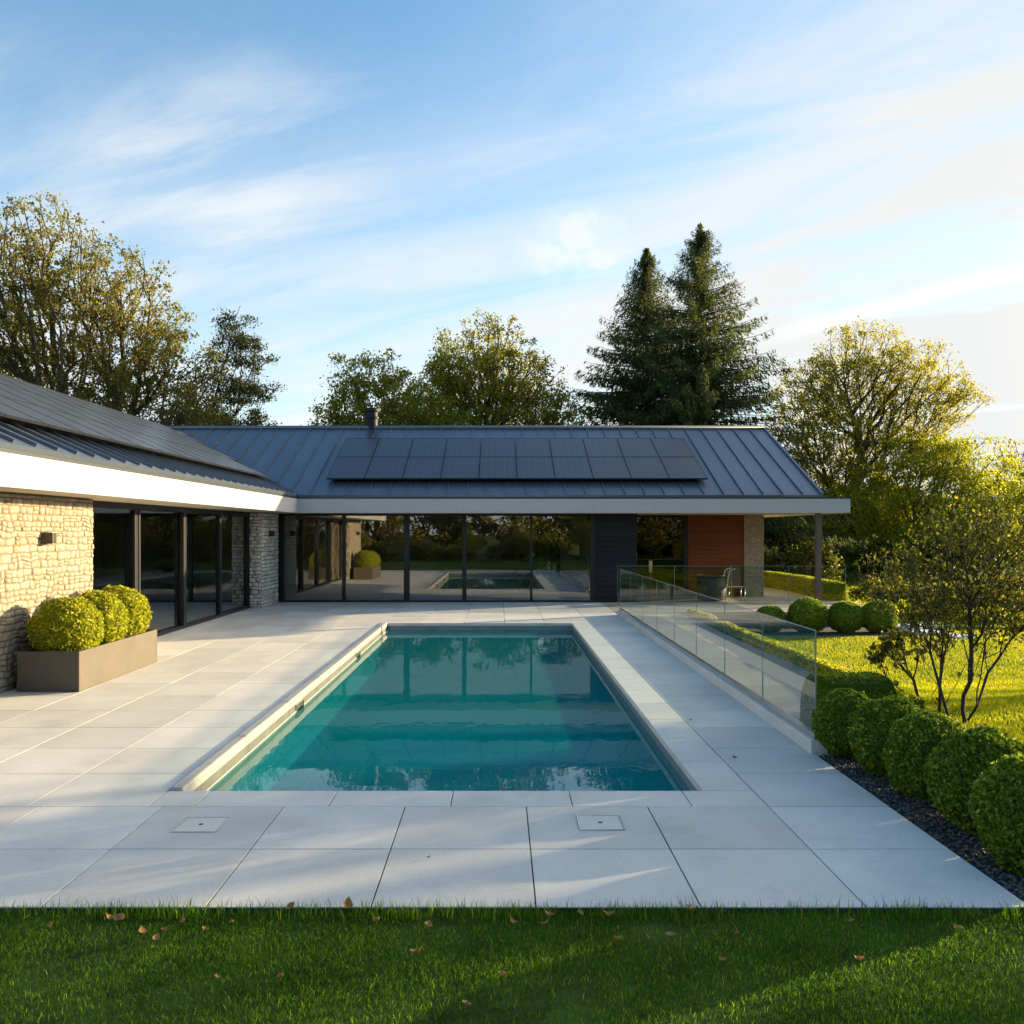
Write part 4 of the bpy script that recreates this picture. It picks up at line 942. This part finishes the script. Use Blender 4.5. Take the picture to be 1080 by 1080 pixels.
place_ball('box_ball', sun_balls[0], (-5.80, 11.98, .74), 0, 'sunlit green clipped ball in the brown planter, nearest the front end', 'clipped balls in the planter', sc=1.02, sz=.95)
place_ball('box_ball', sun_balls[1], (-5.80, 12.82, .76), 1, 'sunlit green clipped ball in the middle of the brown planter', 'clipped balls in the planter', sc=.98)
place_ball('box_ball', sun_balls[0], (-5.80, 13.62, .78), 2.4, 'sunlit green clipped ball at the far end of the brown planter by the glass doors', 'clipped balls in the planter', sc=1.0)
# near balls on the gravel
nb = [ball_mesh('box_ball_leaves', .335, 14000, .033, M['box'], s, squash=(1, 1, 1.06), bump=.10) for s in (11, 12, 13)]
spots = [(3.25, 8.35, .92, 'dark clipped boxwood ball at the corner of the glass fence'), (3.38, 7.72, 1.0, 'dark clipped boxwood ball second from the glass fence'),
         (3.40, 7.05, 1.0, 'dark clipped boxwood ball in the middle of the gravel row'), (3.42, 6.32, 1.05, 'big dark clipped boxwood ball second from the near end of the gravel row'),
         (3.33, 5.55, 1.05, 'dark clipped boxwood ball at the near end of the gravel row')]
for i, (x, y, s_, lab) in enumerate(spots): place_ball('boxwood_ball', nb[i % 3], (x, y, -.05+.335*s_*.98), i*1.7, lab, 'clipped balls on the gravel bed', sc=s_)
hm = hedge_mesh('box_hedge', [(3.30, 9.25, -.02), (3.95, 9.32, -.02)], .6, .60, 22000, .026, M['box'], 21)
tag(link_mesh('box_hedge', hm), 'short block of boxwood hedge behind the clipped balls at the fence end', 'hedge')
hm = hedge_mesh('low_hedge', [(4.74, 10.2, -.03), (4.76, 14, -.05), (4.80, 18, -.08), (4.85, 22.6, -.08)], .24, .19, 11000, .05, M['box_sunlit'], 22, wob=.3)
tag(link_mesh('low_hedge', hm), 'low ragged hedge along the path beyond the glass fence', 'hedge')
hm = hedge_mesh('clipped_hedge', [(10.05, 26.6, -.005), (10.25, 30, -.005), (10.1, 33.8, -.005)], .6, .56, 24000, .05, M['box_sunlit'], 23, wob=.03)
tag(link_mesh('clipped_hedge', hm), 'yellow green clipped hedge along the edge of the covered patio', 'hedge')
mb_ = [ball_mesh('patio_ball_leaves', .43, 9000, .042, M['box'], s, bump=.06) for s in (31, 32)]
mids = [(812, .36, 'clipped ball by the patio, smallest and half sunk behind the fence top'), (852, .46, 'clipped ball by the patio under the wooden post, widest of the row'), (892, .42, 'clipped ball at the rounded patio corner, third along the row'), (927, .43, 'dark clipped ball at the end of the patio row beside the pale stones')]
for i, (px, rr, lab) in enumerate(mids):
    y = 21.3; x = (px-VX)/F*y; place_ball('patio_ball', mb_[i % 2], (x, y, -.35+rr*.88), i*2.1, lab, 'clipped balls before the patio', sc=rr/.43, sz=.92)

# ------------------------------------------------------------------ patio furniture
r = empty('patio_tub', (6.35, 25.95, 0)); tag(r, 'round charcoal barrel tub with a pale rim on the covered patio', 'tub')
tx, ty = gx(750, 26.6), 26.6; r.location = (tx, ty, 0)
m = MB(); m.lathe([(.30, .001), (.40, .05), (.43, .40), (.40, .72), (.38, .72)], tx, ty, 28); m.build('body', M['tub'], r)
m = MB(); m.lathe([(.37, .722), (.45, .730), (.46, .752), (.44, .765), (.38, .755), (.37, .722)], tx, ty, 28, cap=False); m.build('rim', M['dark_metal'], r)
cxx, cyy = gx(775, 26.2), 26.2
r = empty('patio_chair', (cxx, cyy, 0)); tag(r, 'steel framed patio chair with brown sling before the brick wall', 'chair')
for s_ in (0, .52):
    m = MB(); x = cxx-.30; pts = []
    for q in range(13): u = q/12; pts.append((x-.02+.10*u**2, cyy-.25+s_, .02+.88*u))
    pts += [(x+.14, cyy-.25+s_, .95), (x+.24, cyy-.25+s_, .97)]; m.tube(pts, .022, 8); m.build('arm_frame', M['steel'], r)
m = MB(); m.box(cxx-.26, cxx+.26, cyy-.22, cyy+.25, .40, .44); m.build('seat', M['sling'], r, bevel=.01)
m = MB(); m.slab([(cxx-.18, cyy+.26, .44), (cxx+.26, cyy+.26, .44), (cxx+.26, cyy+.36, .98), (cxx-.18, cyy+.36, .98)], .03); m.build('backrest', M['sling'], r)
for a, b in ((-.22, -.2), (.24, -.2), (-.22, .24), (.24, .24)):
    m = MB(); m.tube([(cxx+a, cyy+b, .40), (cxx+a, cyy+b, 0.0)], .016, 8); m.build('leg', M['steel'], r)
# pale stones beyond the last ball
def stone(px, py, z, rx, ry, rz, label, seed, flat=False, name='pale_stone'):
    Y = F*(EYE-z)/(py-VY); x = (px-VX)/F*Y
    bm = bmesh.new(); bmesh.ops.create_icosphere(bm, subdivisions=3, radius=1)
    for v in bm.verts:
        d = 1+.16*mnoise.noise(v.co*1.6+Vector((seed, 0, 0)))+.05*mnoise.noise(v.co*5); c = v.co*d
        if flat: c.z = max(-1, min(.8, c.z*1.6))
        v.co = (c.x*rx, c.y*ry, c.z*rz)
    me = bpy.data.meshes.new(name); bm.to_mesh(me); bm.free(); me.materials.append(M['white_stone'])
    for p in me.polygons: p.use_smooth = True
    o = link_mesh(name, me, None, (x, Y, z+rz*.45)); o.rotation_euler = (0, 0, seed); tag(o, label, 'stone', 'pale stones in the lawn'); return o
gz = -.36
stone(956, 668, gz, .15, .15, .16, 'round white boulder at the lawn edge, upright among flat stones', 1)
stone(950, 662, gz, .55, .45, .05, 'flat pale stone right beside the end clipped ball', 2, True)
stone(973, 668, gz, .60, .40, .045, 'flat pale stone just right of the round boulder', 3, True)
stone(985, 661, gz, .75, .5, .05, 'broad flat pale stone behind the bushy shrub stems', 4, True)
stone(1008, 672, gz, .55, .35, .045, 'flat pale stone farthest right under the bushy shrub', 5, True)

# fallen leaves on the front lawn
def fallen(px, py, s, k):
    x, y, _ = at(px, py, .01); g = random.Random(k*31+5)
    m = MB(); n = 7; up = g.uniform(.25, .6)*s; zz = .012
    cen = (x, y, zz); L = s*.5; W = s*g.uniform(.28, .42)
    prof = [0, .55, .9, 1, .75, .4, 0]
    m.v = []
    for i in range(n):
        u = i/(n-1)*2-1; w = W*prof[i]; c = up*u*u
        m.v += [(x+u*L, y-w, zz+c+w*.5), (x+u*L, y, zz+c*.8), (x+u*L, y+w, zz+c+w*.6)]
    for i in range(n-1):
        for j in (0, 1): m.face((i*3+j, (i+1)*3+j, (i+1)*3+j+1, i*3+j+1), True)
    st = len(m.v); m.v += [(x+L, y-.002, zz+up*.8), (x+L, y+.002, zz+up*.8), (x+L*1.5, y+.001, zz+up+.01)]; m.face((st, st+1, st+2))
    o = m.build('fallen_leaf', M['fallen'], None, loc=(x, y, zz)); o.rotation_euler = (g.uniform(-.5, .3), g.uniform(-.4, .4), g.uniform(0, 6.28)); return o
FL = [(29, 968, .03), (53, 977, .04), (127, 970, .075), (116, 969, .05), (150, 985, .06), (164, 991, .055), (173, 982, .04), (193, 973, .055), (217, 981, .04), (229, 1032, .045), (127, 1001, .03), (245, 974, .045), (297, 1031, .06), (334, 991, .03),
      (366, 957, .09), (306, 957, .06), (398, 972, .06), (451, 977, .06), (440, 1006, .07), (491, 1061, .06), (541, 974, .06), (578, 966, .06), (575, 975, .05), (530, 1028, .04), (643, 966, .06), (651, 992, .06), (708, 988, .06), (685, 990, .03), (612, 964, .05), (730, 961, .06), (905, 1013, .05), (1011, 980, .06), (778, 985, .04), (763, 1014, .05), (898, 972, .04)]
for k, (px, py, s_) in enumerate(FL):
    o = fallen(px, py, s_, k); tag(o, 'dry brown fallen leaf lying on the front lawn', 'leaf', 'fallen leaves on the front lawn')

# ------------------------------------------------------------------ shrubs and trees
def P(px, Y, z=None): x = (px-VX)/F*Y; return (x, Y, ground_z(x, Y) if z is None else z)
# bushy multi-stem shrub on the side lawn
sx, sy = 5.05, 9.7
tree('garden_shrub', (sx, sy, ground_z(sx, sy)), [[(0, 0, 0), (.05, 0, .5), (.10, .05, 1.1), (.12, .1, 1.8)], [(-.12, .06, 0), (-.26, .1, .6), (-.34, .15, 1.2)], [(.03, 0, .05), (.3, .1, .55), (.62, .15, 1.05)], [(.02, .05, .1), (.14, .1, .8), (.3, .2, 1.5)]],
     [(.1, .15, 1.75, .8, .8, .55), (-.5, .1, 1.45, .55, .55, .42), (.85, .2, 1.6, .7, .7, .55), (.2, 0, 2.2, .65, .6, .35), (-.1, .1, 1.15, .6, .55, .3), (.6, .2, 1.15, .55, .5, .3), (-.75, .1, 1.75, .35, .4, .3), (1.2, .2, 2.0, .5, .5, .4)], 'dark_leaf', 'tall bushy multi-stemmed shrub with dark sparse leaves on the side lawn', 41, ntips=620, nleaf=6600, leaf=.046, r0=.021, cat='shrub', bark='dark_bark', clump=.13, step=.16, rmin=.0028, bias=.75)
tree('sapling', (4.98, 10.6, ground_z(4.98, 10.6)), [(0, 0, 0), (-.08, 0, .35), (-.2, .05, .7)], [(-.3, .05, .72, .38, .3, .22)], 'dark_leaf', 'small leaning sapling with large dark leaves left of the bushy shrub', 42, ntips=34, nleaf=260, leaf=.085, r0=.018, bark='dark_bark', clump=.08, step=.12, rmin=.003, group='saplings on the side lawn')
tree('sapling', (4.90, 9.95, ground_z(4.9, 9.95)), [(0, 0, 0), (-.1, 0, .4), (-.16, .05, .75)], [(-.1, .05, 1.05, .3, .25, .3)], 'dark_leaf', 'thin upright sapling with a forked stem close to the bushy shrub', 43, ntips=24, nleaf=170, leaf=.06, r0=.016, bark='dark_bark', clump=.08, step=.12, rmin=.003, group='saplings on the side lawn')

# left: large bronze tree and leaning pine
b = P(68, 37, 0.0)
tree('maple_tree', b, [[(0, 0, 0), (.1, 0, 2.5), (-.3, .1, 5.2), (-.1, .2, 8.5)], [(.4, .2, .6), (1.2, .3, 3.2), (2.0, .4, 6.2), (2.3, .4, 9)], [(-.3, 0, .5), (-1.6, .2, 3), (-3.2, .4, 6)], [(.5, 0, .6), (2.2, -.3, 3.3), (4.4, -.2, 5.6)]],
     [(-1.2, 0, 12.2, 3.4, 3, 3.8), (-3.8, .5, 9, 3, 3, 4), (2.2, 0, 10.9, 2.8, 2.6, 3.2), (4.2, -.3, 8.3, 2.6, 2.4, 2.4), (0, .5, 7.5, 3.5, 3, 2.6), (5.4, 0, 6.3, 1.6, 1.8, 1.6), (2.5, 0, 5.5, 3, 2, 1.6), (-5, 0, 6, 3, 2.5, 2.5)],
     'maple', 'wide bronze-leaved tree with many ascending limbs behind the left wing', 51, ntips=2100, nleaf=78000, leaf=.12, r0=.30, group='trees behind the house', clump=.30, step=.55, bias=.68, rmin=.008)
b = P(204, 41, 0.0)
tree('pine_tree', b, [(0, 0, 0), (.2, 0, 4), (.7, 0, 7), (1.5, 0, 10), (2.15, 0, 12.4)], [(1.9, 0, 11.6, .9, .9, 1.0), (2.2, 0, 10.2, 1.5, 1.3, .9), (2.6, 0, 8.6, 1.3, 1.2, .8), (1.0, 0, 8.6, 1.5, 1.4, 1.0), (.4, 0, 7.0, 1.7, 1.6, 1.0), (2.3, 0, 6.9, 1.5, 1.3, .8), (1.9, 0, 5.4, 1.7, 1.4, .9), (.4, 0, 5.0, 2.2, 1.8, .9), (-1.2, 0, 4.6, 1.8, 1.4, .8)],
     'pine', 'thin leaning pine with tufted dark needles beside the bronze tree', 52, ntips=420, nleaf=30000, leaf=.13, r0=.14, bark='dark_bark', group='trees behind the house', clump=.36, wd=.4, step=.5, bias=.6, rmin=.014, zsq=.5)
b = P(378, 40, 0.0)
tree('hedgerow_tree', b, [[(0, 0, 0), (.1, 0, 2), (-.2, 0, 5)], [(.2, 0, .2), (1.2, 0, 3), (1.8, 0, 6)], [(-.2, 0, .2), (-1.2, .2, 3), (-1.7, .2, 5)]],
     [(0, 0, 6.2, 2.6, 2, 2.4), (-1.5, 0, 5.2, 2.0, 2, 1.8), (1.6, 0, 7.0, 2.0, 2, 2.2), (-.3, 0, 8.6, 1.2, 1.2, 1.6), (1.2, 0, 9.0, 1.0, 1, 1.2), (-2.3, 0, 4.0, 1.4, 1.3, 1.3), (.5, 0, 4, 3, 2, 2), (2.6, 0, 6.0, 1.6, 1.6, 1.8), (3.5, 0, 6.6, 1.5, 1.5, 2.0), (-3.0, 0, 3.6, 1.2, 1.2, 1.2)],
     'olive', 'bushy olive-green tree with spiky top behind the chimney', 53, ntips=1300, nleaf=54000, leaf=.12, r0=.2, group='trees behind the house', clump=.34, step=.5)
b = P(503, 43, 0.0)
tree('ash_tree', b, [[(0, 0, 0), (.1, 0, 3), (.4, 0, 6), (.6, 0, 8.5)], [(.1, 0, 1), (1.3, 0, 4), (2.4, 0, 6.4)], [(-.1, 0, 1), (-1.0, .1, 4.2), (-1.6, .1, 6.5)]],
     [(.4, 0, 10.0, 2.6, 2.3, 2.6), (-1.4, 0, 8.2, 1.9, 1.9, 2.0), (2.4, 0, 8.6, 2.2, 2, 2.2), (3.9, 0, 7.3, 1.6, 1.6, 1.6), (.8, 0, 7.2, 3.0, 2.5, 2.0), (4.0, 0, 5.4, 1.8, 1.6, 1.2), (1.0, 0, 5, 3.4, 2, 1.4), (-2, 0, 5.5, 1.6, 1.5, 1.5), (-2.9, 0, 7.6, 1.5, 1.4, 1.5), (-1.6, 0, 9.6, 1.3, 1.3, 1.3)],
     'olive', 'round-crowned olive and yellow tree behind the middle of the roof ridge', 54, ntips=1500, nleaf=58000, leaf=.12, r0=.24, group='trees behind the house', rmin=.009, clump=.32, step=.55, bias=.68)
conifer('spruce_tree', P(682, 44, 0.0), 16.0, 5.6, 'spruce', 'shorter dark spruce, left one of the pair behind the roof', 55, group='trees behind the house')
conifer('spruce_tree', P(739, 42, 0.0), 16.4, 6.2, 'spruce', 'tallest dark spruce with a sunlit right flank behind the roof', 56, group='trees behind the house')
b = P(897, 46)
tree('alder_tree', b, [[(0, 0, 0), (.05, 0, 2.4), (.3, 0, 5), (1.0, 0, 8)], [(.8, .3, 0), (.9, .2, 3), (1.0, .2, 4.4), (2.2, .1, 7.4)], [(0, 0, 2.2), (-1.0, 0, 4.6), (-1.8, 0, 7)], [(.1, 0, 3.2), (.6, 0, 6.5), (-.1, 0, 9)]],
     [(.6, 0, 10.9, 2.8, 2.4, 2.5), (-2.0, 0, 9.0, 2.4, 2.2, 2.5), (3.4, 0, 9.8, 2.7, 2.3, 2.5), (5.4, 0, 9.2, 1.5, 1.4, 1.4), (1.0, 0, 7.2, 4.0, 2.8, 2.2), (-2.4, 0, 6.4, 1.5, 1.6, 1.8), (4.6, 0, 6.3, 1.6, 1.6, 1.1), (-.5, 0, 5.2, 2.6, 2, 1.2)],
     'pale_leaf', 'airy spreading tree with forked dark trunks on the right beyond the roof end', 57, ntips=1700, nleaf=46000, leaf=.12, r0=.21, bark='dark_bark', group='trees beyond the garden', rmin=.009, clump=.31, step=.55, bias=.68)
def bush(name, px, Y, blobs, leafmat, label, seed, n, leaf, r0=.08, group='bushes beyond the garden', tips=150, clump=.3, cat='bush', stems=None):
    b = P(px, Y)
    return tree(name, b, stems or [[(0, 0, 0), (.1, 0, blobs[0][2]*.7)], [(.1, .1, 0), (.7, 0, blobs[0][2]*.6)], [(-.1, 0, 0), (-.7, .1, blobs[0][2]*.6)]], blobs, leafmat, label, seed, ntips=tips, nleaf=n, leaf=leaf, r0=r0, bark='dark_bark', clump=clump, cat=cat, group=group, step=.4, rmin=.01)
bush('lime_tree', 962, 44, [(0, 0, 5.0, 3.0, 2, 2.2), (2.4, 0, 5.2, 2.8, 1.8, 2.2), (-2.4, 0, 3.8, 2.2, 1.6, 1.9), (3.0, 0, 2.6, 2.6, 1.5, 1.6), (.3, 0, 2.4, 3.0, 1.8, 1.6)], 'lime', 'large glowing yellow-green bush under the airy right-hand tree', 61, 30000, .125, .12, tips=460, clump=.42)
bush('lime_tree', 1052, 46, [(0, 0, 3.6, 2.6, 1.8, 2.0), (1.8, 0, 4.0, 2.2, 1.6, 1.8), (-1.4, 0, 2.4, 2.0, 1.5, 1.6), (1, 0, 1.8, 2.6, 1.5, 1.4)], 'lime', 'yellow-green bush at the picture edge behind the bushy shrub', 62, 20000, .14, .1, tips=300, clump=.34)
bush('lime_tree', 905, 47, [(0, 0, 3.4, 2.5, 1.8, 1.9), (-2.2, 0, 2.8, 1.8, 1.5, 1.6), (1.6, 0, 3.0, 1.9, 1.5, 1.5)], 'lime', 'sunny yellow-green bush just beyond the end of the canopy', 63, 16000, .14, .1, tips=180, clump=.34)
bush('field_tree', 1085, 52, [(0, 0, 6.2, 2.2, 2, 1.8), (-1.6, 0, 5.6, 1.4, 1.4, 1.1), (1.6, 0, 4.5, 2, 2, 2), (-.6, 0, 4, 1.6, 1.5, 1.2)], 'pale_leaf', 'thin-leaved tree at the far right edge against the white sky', 64, 7000, .15, .12, tips=170, clump=.4, cat='tree', group='trees beyond the garden', stems=[[(0, 0, 0), (.1, 0, 5)]])
for i, (px, Y, h, w, lab) in enumerate(((815, 40, 2.6, 2.0, 'dark rounded bush right behind the brick pillar'), (850, 37, 2.0, 1.7, 'dark bush between the wooden post and the brick pillar'), (885, 43, 2.6, 1.8, 'dark bush behind the end of the patio hedge'), (925, 45, 2.0, 2.0, 'low dark bush below the glowing yellow-green bush'),
                                (962, 44, 2.2, 2.2, 'dark bush directly behind the bushy shrub crown'), (1008, 43, 2.3, 2.4, 'wide dark bush right of the bushy shrub stems'), (1060, 27, 1.15, 1.4, 'dark bush at the right edge above the lawn'))):
    bush('dark_bush', px, Y, [(0, 0, h*.55, w*.75, 1.1, h*.45), (w*.5, .1, h*.45, w*.55, 1, h*.38), (-w*.5, 0, h*.4, w*.55, 1, h*.36)], 'dark_leaf', lab, 70+i, 7000, .11, .06, tips=90, clump=.24)
for i, (px, Y, lab) in enumerate(((905, 25.5, 'low yellow-green plant beside the patio hedge end'), (925, 24, 'low leafy plant behind the end clipped ball'), (945, 25, 'low plant in sun left of the pale stones'), (990, 24, 'low leafy plant right of the pale stones'), (1050, 23, 'low leafy plant at the lawn back edge under the shrub branches'))):
    bush('border_plant', px, Y, [(0, 0, .28, .5, .4, .22), (.4, 0, .2, .35, .3, .16), (-.4, 0, .22, .35, .3, .18)], 'lime' if i != 1 else 'box_sunlit', lab, 90+i, 900, .07, .015, tips=40, clump=.10, group='low plants behind the lawn', cat='plant')
for i, (px, Y, h, w, lab) in enumerate(((935, 29, .95, 1.3, 'low dark shrub behind the row of clipped balls'), (975, 27.5, .85, 1.3, 'low dark shrub seen between the shrub stems above the pale stones'), (1022, 28.5, 1.0, 1.5, 'low dark shrub right of the bushy shrub trunk at the lawn back edge'), (1075, 25, .9, 1.2, 'low dark shrub cut by the right picture edge'))):
    bush('low_shrub', px, Y, [(0, 0, h*.5, w*.7, .8, h*.45), (w*.5, .1, h*.42, w*.5, .7, h*.38), (-w*.5, 0, h*.4, w*.5, .7, h*.36)], 'dark_leaf', lab, 170+i, 5200, .075, .04, tips=110, clump=.17, group='low shrubs behind the lawn', cat='shrub')
bush('rear_bush', 579, 40, [(0, 0, 1.5, 1.6, 1.0, 1.4), (1.0, 0, 1.2, 1.0, .9, 1.1), (-1.0, 0, 1.2, 1.0, .9, 1.1)], 'lime', 'leafy bush seen through the rear window inside the house', 190, 7000, .12, .06, tips=110, clump=.25)
# distant wood closing the horizon
def treeline(name, pts, n, h, leaf, material, seed, label):
    g = np.random.default_rng(seed); a = np.array(pts, float); k = g.integers(0, len(a)-1, n); f = g.random(n); p = a[k]+(a[k+1]-a[k])*f[:, None]
    top = h*(.75+.5*np.array([mnoise.noise((x*.07, y*.07, seed)) for x, y in p])); z = g.random(n)**.8*top
    P3 = np.stack([p[:, 0]+g.normal(size=n)*2.5, p[:, 1]+g.normal(size=n)*2.5, z], 1); v, q = leaf_quads(P3, g, leaf, leaf*.7)
    o = link_mesh(name, np_mesh(name, v, q, [M[material]])); tag(o, label, 'wood', kind='stuff')
protos = [bush('garden_shrub', px, -11, [(0, 0, h*.5, w*.7, .9, h*.46), (w*.55, .1, h*.42, w*.5, .8, h*.36), (-w*.5, 0, h*.45, w*.55, .8, h*.4)], lm, 'bushy evergreen shrub on the lawn behind the viewpoint, reflected in the glazing', 200+i, 5200, .13, .05, tips=110, clump=.26, group='shrubs behind the viewpoint', cat='shrub')
          for i, (px, h, w, lm) in enumerate(((520, 2.2, 1.7, 'shade_leaf'), (540, 1.5, 1.9, 'dark_leaf'), (560, 2.8, 1.5, 'olive')))]
g_r = random.Random(4)
for i, x in enumerate(range(-24, 25, 2)):
    o = protos[i % 3] if i < 3 else copy_tree(protos[(i*7+i//3) % 3]); q = g_r.uniform(.8, 1.25)
    o.location = (x+g_r.uniform(-.6, .6), -10.5+g_r.uniform(-2.2, 1.8), -.03); o.scale = (q, q, q*g_r.uniform(.8, 1.15)); o.rotation_euler = (0, 0, g_r.uniform(0, 6))
treeline('woods', [(-90, 62), (-30, 80), (20, 92), (60, 84), (95, 66), (115, 35), (120, -10)], 36000, 6.5, .8, 'dark_leaf', 5, 'far-off wood closing the view beyond the garden')

# trees outside the frame: their shade falls on the terrace, their image shows in the glazing
def shade_tree(px_, py_, blobs, label, seed, n=9000, leaf=.2, lm='shade_leaf', tips=150, r0=.2, clump=.45):
    return tree('garden_tree', (px_, py_, 0), [[(0, 0, 0), (.1, 0, 2), (0, .1, 4)], [(.1, 0, .8), (.9, .1, 3.4)], [(-.1, 0, .8), (-.9, 0, 3.2)]], blobs, lm, label, seed, ntips=tips, nleaf=n, leaf=leaf, r0=r0, clump=clump, group='trees round the lawn outside the view')
TANP = math.cos(SUN_AZ)/math.sin(SUN_AZ)
def on_ray(c, x): return (x, c+x*TANP)
for i, (c, x, blobs, n) in enumerate((
    (8.0, 30, [(0, 0, 5.6, 1.7, 1.7, 3.2), (.3, .2, 3.2, 1.5, 1.5, 1.6)], 800),
    (5.2, 33, [(0, 0, 6.0, 1.3, 1.35, 3.4), (.2, .1, 3.4, 1.3, 1.3, 1.8)], 1500),
    (0.5, 29, [(0, 0, 5.4, 2.8, 2.6, 3.2), (0, 0, 3.0, 2.4, 2.2, 1.6)], 11000),
    (-5.5, 31, [(0, 0, 5.8, 3.0, 2.8, 3.4), (0, 0, 3.2, 2.6, 2.4, 1.6)], 9000),
    (-11, 28, [(0, 0, 5.6, 3.0, 2.8, 3.4), (0, 0, 3.2, 2.6, 2.4, 1.6)], 8000))):
    x_, y_ = on_ray(c, x)
    shade_tree(x_, y_, blobs, ['thin-leaved tree on the right of the garden that dapples the near paving', 'slender dense tree on the right between the thin-leaved one and the broad ones', 'leafy tree on the right that shades the front lawn', 'full tree farther to the right beside the lawn', 'last tree of the row on the right side'][i], 110+i, n)
for i, (x, y) in enumerate(((-26, -17), (-20.5, -20), (-15, -18), (-9.5, -16.5), (-4, -19), (1.2, -17), (6.5, -18.5), (12, -16.5), (17.5, -18.5), (23, -17))):
    shade_tree(x, y, [(0, 0, 4.6, 3.0, 2.6, 3.4), (.5, .3, 2.0, 2.8, 2.2, 2.0), (-1, .2, 6.8, 1.8, 1.8, 2.0)], 'full garden tree with low branches behind the viewpoint, reflected in the glazing', 130+i, 10000, .22, tips=130).scale = (1.25, 1.25, 0.95)
for k, (px, py, s_, lab) in enumerate(((728, 760, .05, 'small dry leaf on the paving beside the right pool edge'), (775, 800, .05, 'small dry leaf on the paving below the glass fence'), (452, 905, .04, 'tiny dry leaf on the near paving'))):
    o = fallen(px, py, s_, 70+k); tag(o, lab, 'leaf')
print('script done', len(bpy.data.objects))
